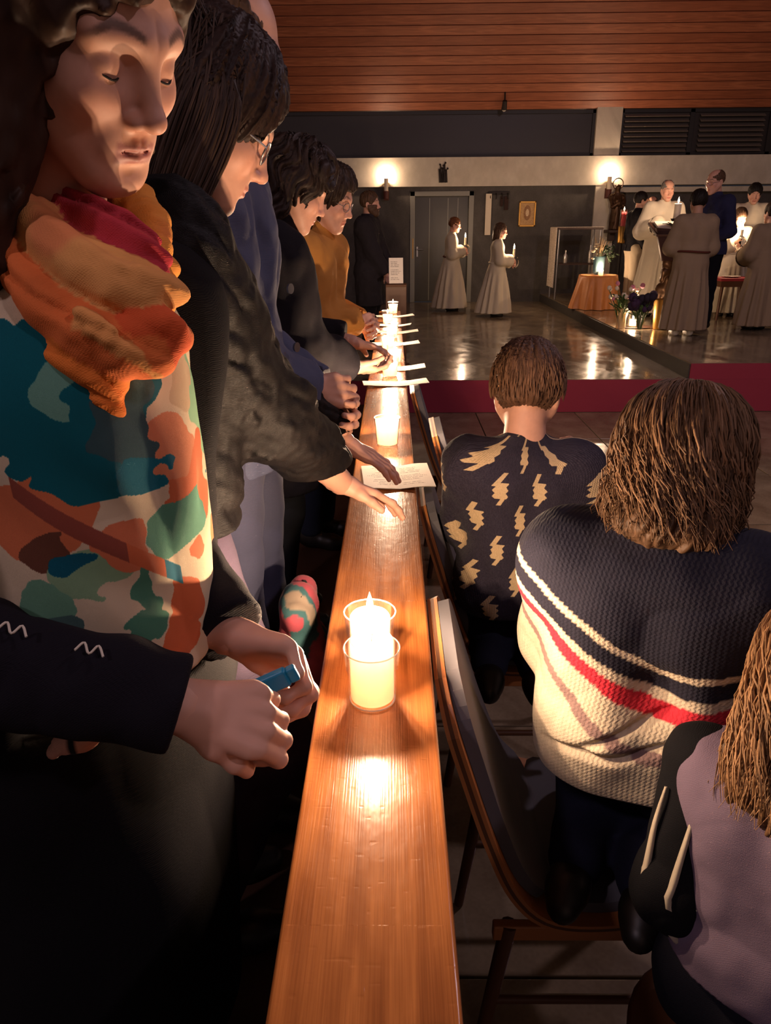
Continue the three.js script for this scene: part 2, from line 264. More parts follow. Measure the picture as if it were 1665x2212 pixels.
cupCandle(-0.021, -2.37, 0.078, 0.0355, 'brightly glowing candle alone in its glass beyond the resting hands', 'glass glowing from its candle beyond the resting hands', undefined, 0.3, true);
[[-0.016, -3.57, 0.06], [0.008, -3.97, 0.058], [-0.030, -4.37, 0.066], [-0.009, -4.86, 0.062], [-0.040, -5.62, 0.06], [0.000, -6.28, 0.07]].forEach(([x, z, h]) =>
  cupCandle(x, z, h, 0.0355, 'small lit candle in a glass in the row among the booklets', 'clear candle glass in the row among the booklets', 'in the row among the booklets', CANDLE_CD, true));

// pew ledge running away from the camera, with its front panel and uprights
{ const p = thing('pew_desk', 'long varnished orange-brown wooden pew ledge carrying candles and booklets', 'pew', [-0.03, 0.14, -2.7]);
  const z0 = -6.46 + 2.7, z1 = 1.6 + 2.7, y = Ly - 0.14;
  part('ledge', uvBox(span(-0.091, 0.093, y - 0.032, y, z0, z1, 0.006)), M.ledge, p, 'glossy worn ledge board');
  part('front_panel', uvBox(span(0.02, 0.045, 0.12, y - 0.032, z0 + 0.02, z1)), M.dwood, p);
  for (const z of [z0 + 0.05, z0 + 1.9, z0 + 3.8, z0 + 5.7, z1 - 0.1]) part('upright', span(-0.06, 0.02, 0, y - 0.032, z, z + 0.04), M.dwood, p); }

// booklets with printed lines
const printMap = tex(256, 256, (u, v, x, y) => { const row = Math.floor(v * 16), inrow = v * 16 - row, m = u > 0.12 && u < 0.2 + 0.68 * (0.55 + 0.45 * Math.abs(hsh(row, 3, 7))); const ink = row > 1 && row < 14 && row % 5 !== 4 && m && inrow > 0.3 && inrow < 0.62 && noise(x * 0.35, row * 5, 1) > -0.35; const n = noise(x * 0.2, y * 0.2, 3) * 4; return ink ? [120, 112, 104] : [233 + n, 226 + n, 212 + n]; });
M.print = std(0xffffff, 0.85, { map: printMap });
function pageGeo(w, h, lift, curl, seed) {                                   // one leaf hinged along x = 0, gently curling
  const g = new THREE.PlaneGeometry(w, h, 10, 4).rotateX(-Math.PI / 2).translate(w / 2, 0, 0), P = g.attributes.position, top = [];
  const f = (x, z) => lift * Math.sin(Math.min(1, x / w) * Math.PI * 0.8) + curl * Math.pow(x / w, 2) + 0.0015 * noise(x * 30 + seed, z * 30, seed);
  for (let i = 0; i < P.count; i++) P.setY(i, f(P.getX(i), P.getZ(i)) + 0.0025);
  const b = g.clone(); for (let i = 0; i < P.count; i++) b.attributes.position.setY(i, b.attributes.position.getY(i) - 0.0022); const ix = b.index.array; for (let i = 0; i < ix.length; i += 3) { const t = ix[i]; ix[i] = ix[i + 1]; ix[i + 1] = t; }
  const m = mergeGeometries([g, b]); m.computeVertexNormals(); return m;
}
function booklet(x, z, w, h, turn, liftL, liftR, label, group, y = Ly) {
  const b = thing('booklet', label, 'booklet', [x, y, z], turn, group);
  part('page', pageGeo(w, h, 0.004, liftR, x * 9 + z), M.print, b); const l = pageGeo(w, h, 0.004, liftL, z * 5); l.rotateY(Math.PI); part('page', l, M.print, b); return b;
}
booklet(0.010, -2.02, 0.10, 0.21, 0.08, 0.002, 0.004, 'white booklet lying flat under the resting hands', undefined);
booklet(0.010, -3.36, 0.15, 0.105, 0.10, 0.006, 0.012, 'open white booklet across the ledge before the row of candles');
booklet(0.012, -3.74, 0.15, 0.11, 0.02, 0.004, 0.016, 'open white booklet across the ledge under the front candle of the row');
[[0.010, -4.56, 0.15, 0.07], [0.03, -5.10, 0.14, 0.02], [0.01, -5.45, 0.12, -0.1], [0.015, -6.02, 0.15, 0.12]].forEach(([x, z, w, t], i) => booklet(x, z, w, 0.11, t, 0.006, 0.014, 'open white booklet lying among the far candles', 'booklets among the far candles'));

// ---------------------------------------------------------------- people: heads, hands, bodies, clothes
// local head frame: origin between the ears, +y up, +z the way the face looks, metres for an adult (chin -0.118, crown 0.125)
function frameOf(fwd, up) { const z = V(...fwd).normalize(), x = V(...up).cross(z).normalize(), y = z.clone().cross(x); return { x: x.toArray(), y: y.toArray(), z: z.toArray() }; }
const toLocal = (F, c, s, x, y, z) => { x -= c[0]; y -= c[1]; z -= c[2]; return [(x * F.x[0] + y * F.x[1] + z * F.x[2]) / s, (x * F.y[0] + y * F.y[1] + z * F.y[2]) / s, (x * F.z[0] + y * F.z[1] + z * F.z[2]) / s]; };
const toWorld = (F, c, s, p) => [0, 1, 2].map(i => c[i] + s * (p[0] * F.x[i] + p[1] * F.y[i] + p[2] * F.z[i]));
function headLocal(x, y, z, o = {}) {
  const ax = Math.abs(x), child = o.child || 0, lid = o.lid === undefined ? 1 : o.lid;
  if (x * x + (y - 0) ** 2 + z * z > 0.05) return Math.sqrt(x * x + y * y + z * z) - 0.16;
  let d = sdEll(x, y, z, 0, 0.038, -0.012, 0.075, 0.088, 0.094);                     // skull
  d = smin(d, sdEll(x, y, z, 0, -0.03, 0.028, 0.059 + child * 0.004, 0.078, 0.062), 0.035);  // face
  d = smin(d, sdCap(ax, y, z, [0.058, -0.035, 0.0, 0.02, 0.016, -0.094 + child * 0.01, 0.06, 0.019]), 0.032);   // jaw
  d = smin(d, sdEll(x, y, z, 0, -0.098 + child * 0.012, 0.068, 0.024, 0.02, 0.018), 0.026);   // chin
  d = smin(d, sdEll(ax, y, z, 0.04, -0.024, 0.058, 0.02, 0.018, 0.018), 0.025);      // cheekbone
  d = smin(d, sdCap(ax, y, z, [0.008, 0.026, 0.082, 0.009, 0.046, 0.026, 0.064, 0.009]), 0.02);  // brow
  d = smax(d, -sdEll(ax, y, z, 0.033, 0.003, 0.1, 0.021, 0.015, 0.02), 0.018);       // eye socket
  d = smin(d, sdCap(x, y, z, [0, 0.016, 0.081, 0.0075, 0, -0.028, 0.103, 0.0095]), 0.014);   // nose ridge
  d = smin(d, sdEll(x, y, z, 0, -0.031, 0.1045, 0.0105, 0.0095, 0.0105), 0.008);     // nose tip
  d = smin(d, sdEll(ax, y, z, 0.0125, -0.036, 0.092, 0.0075, 0.0075, 0.011), 0.007); // nostril wings
  d = smax(d, -sdEll(ax, y, z, 0.0065, -0.0435, 0.0965, 0.0036, 0.004, 0.006), 0.003);
  d = smin(d, sdEll(x, y, z, 0, -0.062, 0.077, 0.029, 0.02, 0.013), 0.015);          // mouth mound
  d = smax(d, -sdCap(x, y, z, [0, -0.047, 0.1005, 0.003, 0, -0.053, 0.0985, 0.003]), 0.006);   // philtrum
  // lips
  const lw = 0.024;
  d = smin(d, sdCap(ax, y, z, [0.0045, -0.0598, 0.0905, 0.0052, lw, -0.0655, 0.0765, 0.0022]), 0.006);
  d = smin(d, sdCap(ax, y, z, [0.0, -0.0718, 0.089, 0.0062, lw - 0.003, -0.067, 0.0765, 0.0024]), 0.006);
  d = smax(d, -sdCap(ax, y, z, [0, -0.0652, 0.0982, 0.0014, lw - 0.004, -0.0663, 0.0835, 0.0008]), 0.005);
  d = smax(d, -sdEll(x, y, z, 0, -0.085, 0.096, 0.016, 0.006, 0.009), 0.012);        // hollow above chin
  // eyes: ball, lids
  const ex = ax - 0.0325, ey = y - 0.003, ez = z - 0.0665, er = Math.sqrt(ex * ex + ey * ey + ez * ez);
  const upper = er - 0.0142, cut = 0.0 - 0.0065 * lid - ey - ez * 0.12 * lid;        // upper lid comes down to this height
  d = smin(d, smax(upper, cut, 0.0015), 0.0045);
  d = smin(d, smax(er - 0.0138, ey + 0.0075 + ez * 0.1, 0.0015), 0.004);             // lower lid
  if (!o.hideEye) d = smin(d, er - 0.0124, 0.0006);
  // ears
  const rx = ax - 0.074, ry = y + 0.004, rz = z + 0.012, ear = smax(sdEll(rx, ry, rz, 0.002, 0, -0.004, 0.009, 0.031, 0.019), -sdEll(rx, ry, rz, 0.011, 0.003, 0.001, 0.006, 0.02, 0.0105), 0.004);
  d = smin(d, ear, 0.007);
  return d;
}
const lin = hex => { const c = new THREE.Color(hex); return [c.r, c.g, c.b]; };
const mix3 = (a, b, t) => [lerp(a[0], b[0], t), lerp(a[1], b[1], t), lerp(a[2], b[2], t)];
function skinColor(lx, ly, lz, base, o = {}) {                                         // pigment of the face: lips, redder cheeks and nose, irises, brows
  const ax = Math.abs(lx); let c = base;
  const flush = Math.exp(-((ax - 0.045) ** 2 + (ly + 0.03) ** 2) / 0.0006) * 0.35 + Math.exp(-(lx * lx + (ly + 0.032) ** 2) / 0.00018) * 0.35;
  if (lz > 0.03) c = mix3(c, [base[0] * 1.0, base[1] * 0.72, base[2] * 0.68], flush);
  const lipY = ly + 0.0656, lw = 0.0245 - ax; if (lz > 0.06 && lw > -0.001 && lipY > -0.0135 && lipY < 0.0095) { const e = sstep(-0.001, 0.004, lw) * sstep(-0.0135, -0.011, lipY) * sstep(0.0095, 0.007, lipY); c = mix3(c, o.lip || [base[0] * 0.72, base[1] * 0.40, base[2] * 0.42], e * 0.85); }
  const ex = ax - 0.0325, ey = ly - 0.003, ez = lz - 0.0665, er = Math.sqrt(ex * ex + ey * ey + ez * ez);
  if (er < 0.01295 && lz > 0.07 && !(o.closed)) { const g = o.gaze || [0, -0.45], gx = ex - g[0] * 0.0125, gy = ey - g[1] * 0.0125, q = Math.hypot(gx, gy); c = q < 0.0026 ? [0.01, 0.01, 0.01] : q < 0.006 ? (o.iris || [0.09, 0.05, 0.025]) : [0.62, 0.57, 0.52]; }
  const by = ly - (0.031 + 0.006 * Math.sin(clamp((ax - 0.012) / 0.045, 0, 1) * Math.PI) - clamp(ax - 0.04, 0, 0.03) * 0.45);
  if (o.brow && lz > 0.03 && ax > 0.011 && ax < 0.06) { const e = sstep(0.0052, 0.002, Math.abs(by)) * sstep(0.011, 0.016, ax) * sstep(0.06, 0.05, ax); c = mix3(c, o.brow, e * 0.8); }
  if (o.stubble && ly < -0.045 && lz > -0.005) { const e = sstep(-0.045, -0.06, ly + (ax > 0.045 ? 0.02 : 0)); c = mix3(c, o.stubble, e * 0.6); }
  return c;
}
// hand: local frame +y along the fingers, +x towards the thumb, +z out of the palm. curl per finger [base, middle, tip] in radians
function handCaps(wrist, along, palm, side, { size = 1, curl = [0.3, 0.4, 0.25], curls, spread = 0.06, thumb = [0.7, 0.25, 0.3], thumbOut = 0.75 } = {}) {
  const y = V(...along).normalize(), z = V(...palm); z.addScaledVector(y, -z.dot(y)).normalize(); const x = y.clone().cross(z).multiplyScalar(side);
  const W = (a, b, c) => [wrist[0] + size * (x.x * a + y.x * b + z.x * c), wrist[1] + size * (x.y * a + y.y * b + z.y * c), wrist[2] + size * (x.z * a + y.z * b + z.z * c)];
  const caps = [], k = size, add = (a, ra, b, rb) => caps.push(cap(W(...a), ra * k, W(...b), rb * k));
  add([0, -0.02, 0], 0.025, [0, 0.02, 0], 0.023);                                        // wrist
  add([0.006, 0.0, 0], 0.02, [0.006, 0.03, 0], 0.018); add([-0.01, 0, 0], 0.019, [-0.012, 0.03, 0], 0.017);
  const base = [[0.0285, 0.088, 0], [0.0095, 0.092, 0], [-0.0095, 0.089, 0], [-0.0275, 0.081, 0]], len = [[0.042, 0.025, 0.021], [0.046, 0.029, 0.022], [0.042, 0.027, 0.022], [0.033, 0.02, 0.019]], rad = [0.0092, 0.0095, 0.0088, 0.0078];
  for (let f = 0; f < 4; f++) {
    const b = base[f]; add([b[0] * 0.45, 0.02, 0.002], 0.016, [b[0], b[1] - 0.012, 0], 0.0125);  // metacarpal: the palm
    const cu = (curls && curls[f]) || curl, sp = (1.5 - f) * spread; let p = [...b], a = 0, r = rad[f];
    for (let s = 0; s < 3; s++) { a += cu[s]; const q = [p[0] + Math.sin(sp) * len[f][s] * Math.cos(a), p[1] + Math.cos(a) * len[f][s], p[2] + Math.sin(a) * len[f][s]]; add(p, r, q, r * 0.9); p = q; r *= 0.9; }
  }
  add([0.012, 0.015, 0.006], 0.017, [0.03, 0.042, 0.012], 0.0135);                       // thumb: leaves the side of the palm
  let p = [0.031, 0.04, 0.012], a = thumbOut, b = thumb[0] * 0.5, r = 0.0115;
  for (const [L, da, db] of [[0.034, -0.15, thumb[1]], [0.028, -thumb[2], thumb[2] * 0.5]]) { const q = [p[0] + Math.sin(a) * L * Math.cos(b), p[1] + Math.cos(a) * L * Math.cos(b), p[2] + Math.sin(b) * L]; add(p, r, q, r * 0.86); p = q; r *= 0.88; a += da; b += db; }
  return caps;
}
function meshHand(caps, cell = 0.0035, base, skin) { const [lo, hi] = boundsOf(caps, 0.012); return meshSDF(capsSDF(caps, 0.008), lo, hi, cell, { color: (x, y, z) => { const n = noise(x * 60, y * 60, z * 60) * 0.08; return [base[0] * (1 + n), base[1] * (1 + n), base[2] * (1 + n)]; } }); }
const SKIN = { fair: [0.62, 0.335, 0.235], pale: [0.66, 0.41, 0.32], tan: [0.42, 0.23, 0.15], dark: [0.16, 0.085, 0.055] };
M.skin = phys({ color: 0xffffff, vertexColors: true, roughness: 0.55, sheen: 0.1 });
M.eyeball = phys({ color: 0xffffff, vertexColors: true, roughness: 0.15 });
// cloth: weave bump shared, colour per garment
const weave = tex(256, 256, (u, v, x, y) => grey(128 + 50 * Math.sin(x * Math.PI / 4) * Math.sin(y * Math.PI / 4) + noise(x * 0.6, y * 0.6, 3) * 60), false);
const knit = tex(256, 256, (u, v, x, y) => grey(128 + 70 * Math.sin((x + 6 * Math.abs(((y / 8) % 2) - 1)) * Math.PI / 8) + noise(x * 0.5, y * 0.5, 3) * 50), false);
const cloth = (hex, o = {}) => phys({ color: hex, roughness: 0.9, bumpMap: rep(weave, 12, 12), bumpScale: 0.0006, specularIntensity: 0.35, sheen: 0.12, sheenRoughness: 0.6, sheenColor: new THREE.Color(hex), ...o });
const hairMat = (hex, o = {}) => phys({ color: hex, roughness: 0.55, vertexColors: true, specularIntensity: 0.4, ...o });

// head + neck as one mesh in world space
function headGeo(c, F, s, skin, o, neckTo, cell, neckR = 0.052) {
  const nk = cap(toWorld(F, c, s, [0, -0.055, -0.028]), neckR * s, neckTo, neckR * s * 1.12);
  const f = (x, y, z) => { const l = toLocal(F, c, s, x, y, z); return smin(headLocal(l[0], l[1], l[2], o) * s, sdCap(x, y, z, nk), 0.022 * s); };
  const lo = [], hi = []; for (let i = 0; i < 3; i++) { lo[i] = Math.min(c[i] - 0.15 * s, neckTo[i] - 0.08); hi[i] = Math.max(c[i] + 0.15 * s, neckTo[i] + 0.08); }
  return meshSDF(f, lo, hi, cell, { color: (x, y, z) => { const l = toLocal(F, c, s, x, y, z), n = 1 + noise(x * 70, y * 70, z * 70) * 0.05 + noise(x * 260, y * 260, z * 260) * 0.04, k = skinColor(l[0], l[1], l[2], skin, o); return [k[0] * n, k[1] * n, k[2] * n]; } });
}
// locks of hair: tapered ribbons following a path function; every lock its own tone
function locks(n, seed, path, r0, r1, tone, seg = 14, m = 5) {
  const R = rng(seed), geos = [];
  for (let i = 0; i < n; i++) {
    const pts = path(R, i); if (!pts) continue; const r = lerp(r0, r1, R()), g = tube(pts, t => r * Math.pow(Math.sin(Math.PI * clamp(0.12 + t * 0.86, 0, 1)), 0.6), seg, m);
    const t = tone(R, i), C = new Float32Array(g.attributes.position.count * 3); for (let k = 0; k < C.length; k += 3) { C[k] = t[0]; C[k + 1] = t[1]; C[k + 2] = t[2]; } g.setAttribute('color', new THREE.BufferAttribute(C, 3)); geos.push(g);
  }
  return geos;
}
// ---------------------------------------------------------------- bodies from joints
const add3 = (a, b, t = 1) => [a[0] + b[0] * t, a[1] + b[1] * t, a[2] + b[2] * t], mid3 = (a, b, t = 0.5) => [lerp(a[0], b[0], t), lerp(a[1], b[1], t), lerp(a[2], b[2], t)], dir3 = (a, b) => { const d = [b[0] - a[0], b[1] - a[1], b[2] - a[2]], l = Math.hypot(...d) || 1; return d.map(x => x / l); };
// j: {neck, shR, shL, elR, elL, wrR, wrL, hipR, hipL, knR, knL, anR, anL, toe}; w: build
function torsoCaps(j, e = 0, w = 1) {
  const c = [], ms = mid3(j.shR, j.shL), mh = mid3(j.hipR, j.hipL), wa = mid3(ms, mh, 0.62), la = (p, q, t) => [lerp(p[0], q[0], t), lerp(p[1], q[1], t), lerp(p[2], q[2], t)];
  const s = 0.5; const shIn = q => la(ms, q, 0.62), down = la(ms, mh, 0.14);
  c.push(cap(la(ms, j.shR, 0.93), 0.05 * w + e, la(ms, j.shL, 0.93), 0.05 * w + e));
  c.push(cap(j.neck, 0.045 * w + e * 0.8, add3(ms, [0, 0.01, 0]), 0.06 * w + e));
  for (const q of [j.shR, j.shL]) { const h = q === j.shR ? j.hipR : j.hipL, a = add3(la(ms, q, 0.5), [down[0] - ms[0], down[1] - ms[1], down[2] - ms[2]]), b = la(wa, add3(wa, [h[0] - mh[0], h[1] - mh[1], h[2] - mh[2]]), 0.62); c.push(cap(a, 0.092 * w + e, b, 0.082 * w + e), cap(b, 0.082 * w + e, la(mh, h, 0.75), 0.098 * w + e)); }
  return c;
}
const armCaps = (s, e, wr, inf = 0, w = 1, end = 0) => [cap(s, 0.052 * w + inf, e, 0.04 * w + inf), cap(e, 0.04 * w + inf, end ? mid3(e, wr, 1 - end) : wr, 0.028 * w + inf * 0.85)];
const legCaps = (h, k, a, inf = 0, w = 1) => [cap(h, 0.085 * w + inf, k, 0.056 * w + inf), cap(k, 0.056 * w + inf, a, 0.036 * w + inf)];
const shoeCaps = (a, dir, s = 1) => { const y = a[1] - 0.055 * s; return [cap([a[0] - dir[0] * 0.03 * s, y + 0.012 * s, a[2] - dir[2] * 0.03 * s], 0.036 * s, [a[0] + dir[0] * 0.1 * s, y, a[2] + dir[2] * 0.1 * s], 0.034 * s), cap([a[0] + dir[0] * 0.1 * s, y, a[2] + dir[2] * 0.1 * s], 0.034 * s, [a[0] + dir[0] * 0.16 * s, y - 0.003, a[2] + dir[2] * 0.16 * s], 0.028 * s), cap(a, 0.035 * s, [a[0], y + 0.015 * s, a[2]], 0.036 * s)]; };
// a garment: smooth skin over capsules, with fold relief and optional cutting function (positive = removed)
function garment(caps, cell, { k = 0.04, fold = () => 0, cut, cutK = 0.006, color, uv, pad = 0.03 } = {}) {
  const base = capsSDF(caps, k), [lo, hi] = boundsOf(caps, pad);
  const f = (x, y, z) => { let d = base(x, y, z); if (d < 0.05) d += fold(x, y, z); if (cut) { const c = cut(x, y, z); d = smax(d, c, cutK); } return d; };
  return meshSDF(f, lo, hi, cell, { color, uv });
}
const wrinkle = (amp, fx, fy, fz, s = 0) => (x, y, z) => { const a = noise(x * fx + s, y * fy, z * fz), b = noise(x * fx * 2.1, y * fy * 2.1 + s, z * fz * 2.1); return amp * (1 - 2 * Math.abs(a)) * 0.7 + amp * 0.45 * b; };
const planeCut = (p, n) => (x, y, z) => (x - p[0]) * n[0] + (y - p[1]) * n[1] + (z - p[2]) * n[2];
// puts world-space geometry under a thing that stands at base
function wear(t, name, geo, mat, label) { geo.translate(-t.position.x, -t.position.y, -t.position.z); return part(name, geo, mat, t, label); }
function bodyGeo(j, o) {                                                               // trunk, limbs, head and hands of one figure
  const caps = [...torsoCaps(j, -0.008, o.w || 1), ...armCaps(j.shR, j.elR, j.wrR, 0, o.w || 1), ...armCaps(j.shL, j.elL, j.wrL, 0, o.w || 1)];
  if (j.knR) caps.push(...legCaps(j.hipR, j.knR, j.anR, -0.004, o.w || 1), ...legCaps(j.hipL, j.knL, j.anL, -0.004, o.w || 1));
  const [lo, hi] = boundsOf(caps, 0.04), sk = o.skin, list = [meshSDF(capsSDF(caps, 0.035), lo, hi, o.cell || 0.016, { color: () => sk })];
  list.push(headGeo(o.c, o.F, o.s || 1, sk, o.face || {}, j.neck, o.headCell || 0.004, o.neckR));
  for (const h of o.hands || []) list.push(meshHand(h, o.handCell || 0.004, sk));
  return mergeIndexed(list);
}

// ---------------------------------------------------------------- one figure from a pose
function elbow(s, w, L1, L2, pole) {                                                     // two-bone reach
  const d = V(...w).sub(V(...s)), D = Math.min(d.length(), (L1 + L2) * 0.995); d.normalize();
  const a = (L1 * L1 - L2 * L2 + D * D) / (2 * D), hh = Math.sqrt(Math.max(0, L1 * L1 - a * a)); const p = V(...pole); p.addScaledVector(d, -p.dot(d)).normalize();
  return V(...s).addScaledVector(d, a).addScaledVector(p, hh).toArray();
}
function hairSDF(type, o = {}) {                                                          // in head coordinates; returns distance
  const fr = o.fringe || 0;
  return (x, y, z) => {
    const ax = Math.abs(x); let d = sdEll(x, y, z, 0, 0.044, -0.017, 0.082 + (o.vol || 0), 0.093 + (o.vol || 0), 0.1 + (o.vol || 0));
    d = smax(d, -sdEll(x, y, z, 0, -0.032 - fr, 0.108, o.open || 0.07, 0.1, 0.088), 0.014);            // face opening
    if (type === 'short') { d = smax(d, -(y + 0.052 - (z < -0.02 ? (-0.02 - z) * 0.4 : 0)), 0.012); d = smax(d, -sdEll(ax, y, z, 0.084, -0.012, -0.004, 0.02, 0.032, 0.022), 0.008); if (o.bald) d = smax(d, -sdEll(x, y, z, 0, 0.12, 0.03, 0.062, 0.07, 0.09), 0.01); }
    if (type === 'long') { const L = o.len || 0.2, b = o.back || 0; d = smin(d, sdCap(ax, y, z, [0.07, 0.02, -0.03, 0.032, 0.082, -L, -0.035 - b, 0.03]), 0.03); d = smin(d, sdCap(x, y, z, [0, 0, -0.075, 0.055, 0, -L, -0.085 - b, 0.05]), 0.04); d = smin(d, sdCap(ax, y, z, [0.045, 0.0, -0.07, 0.05, 0.05, -L, -0.07 - b, 0.04]), 0.04); }
    return d;
  };
}
function hairGeo(type, c, F, s, rgb, cell, o = {}) {
  const hs = hairSDF(type, o), fl = o.flow || 34, am = (o.amp || 0.004), L = (o.len || 0.1) + 0.06, wav = o.wave || 0;
  const f = (x, y, z) => { const l = toLocal(F, c, s, x, y, z); let d = hs(l[0], l[1], l[2]); if (d < 0.03) { const an = Math.atan2(l[0], l[2] + 0.02), w = wav * Math.sin(l[1] * 55 + an * 3); d += am * (1 - 2 * Math.abs(noise(an * fl * 0.35 + w, l[1] * 9, 2 + Math.hypot(l[0], l[2]) * 20))) + am * 0.5 * noise(an * fl + w * 2, l[1] * 22, 5); } return d * s; };
  const R = 0.16 * s, lo = [c[0] - R, c[1] - R, c[2] - R], hi = [c[0] + R, c[1] + R, c[2] + R]; if (type === 'long') { const e = toWorld(F, c, s, [0, -L, -0.09 - (o.back || 0)]); for (let i = 0; i < 3; i++) { lo[i] = Math.min(lo[i], e[i] - 0.13 * s); hi[i] = Math.max(hi[i], e[i] + 0.13 * s); } }
  return meshSDF(f, lo, hi, cell, { color: (x, y, z) => { const l = toLocal(F, c, s, x, y, z), an = Math.atan2(l[0], l[2] + 0.02), n = 0.85 + 0.45 * noise(an * 26, l[1] * 8, 4) + 0.25 * noise(an * 70, l[1] * 18, 9); return [rgb[0] * n, rgb[1] * n, rgb[2] * n]; } });
}
// o: at, face, h, lean, bow, headTurn, tilt, s (head size), w, skin, wrR, wrL in [right, up, forward], hair, top, legs, robe ...
function pose(o) {
  const f = V(o.face[0], 0, o.face[1]).normalize(), r = V(-f.z, 0, f.x), h = o.h, at = o.at, le = o.lean || 0;
  const L = (a, b, c) => [at[0] + r.x * a + f.x * c, at[1] + b, at[2] + r.z * a + f.z * c];
  const hy = 0.52 * h, T = (a, b, c) => { const q = b - hy; return L(a, hy + q * Math.cos(le) - c * Math.sin(le) * 0, c + (o.shift || 0) + q * Math.sin(le)); };
  const sw = (o.sw || 0.105) * h, j = { neck: T(0, 0.845 * h, 0.0), shR: T(sw, 0.792 * h, -0.005), shL: T(-sw, 0.792 * h, -0.005), hipR: L(0.05 * h, hy, o.shift || 0), hipL: L(-0.05 * h, hy, o.shift || 0), knR: L(0.05 * h, 0.285 * h, 0.01 + (o.knee || 0)), knL: L(-0.05 * h, 0.285 * h, 0.01 + (o.knee || 0) * 0.6), anR: L(0.052 * h, 0.052 * h, -0.02), anL: L(-0.052 * h, 0.052 * h, -0.02) };
  const W = q => q.length === 4 ? q.slice(0, 3) : L(q[0], q[1], q[2]); j.wrR = W(o.wrR || [0.14 * h, 0.5 * h, 0.08 * h]); j.wrL = W(o.wrL || [-0.14 * h, 0.5 * h, 0.08 * h]);
  if (o.jmod) o.jmod(j, L, f, r); const al = 0.172 * h * (o.arm || 1), fl = 0.15 * h * (o.arm || 1), down = f.clone().multiplyScalar(-0.5).add(V(0, -1, 0));
  j.elR = elbow(j.shR, j.wrR, al, fl, down.clone().addScaledVector(r, 0.5).toArray()); j.elL = elbow(j.shL, j.wrL, al, fl, down.clone().addScaledVector(r, -0.5).toArray());
  if (o.elR) j.elR = o.elR; if (o.elL) j.elL = o.elL; const s = o.s || h / 1.72, yaw = o.headTurn || 0, bow = o.bow || 0, hf = f.clone().multiplyScalar(Math.cos(yaw)).addScaledVector(r, Math.sin(yaw)), fwd = hf.clone().multiplyScalar(Math.cos(bow)).add(V(0, -Math.sin(bow), 0)), up = hf.clone().multiplyScalar(Math.sin(bow)).add(V(0, Math.cos(bow), 0)).addScaledVector(r, o.tilt || 0);
  const F = frameOf(fwd.toArray(), up.toArray()), base = add3(j.neck, [0, 0.012 * h, 0]); const c = add3(add3(base, F.y, 0.105 * s), F.z, 0.03 * s);
  return { j, c, F, s, f: [f.x, 0, f.z], r: [r.x, 0, r.z], L };
}
const HAIR = { black: [0.012, 0.009, 0.008], dark: [0.035, 0.02, 0.013], brown: [0.10, 0.055, 0.03], grey: [0.22, 0.2, 0.18], blond: [0.34, 0.21, 0.1], red: [0.2, 0.075, 0.03] };
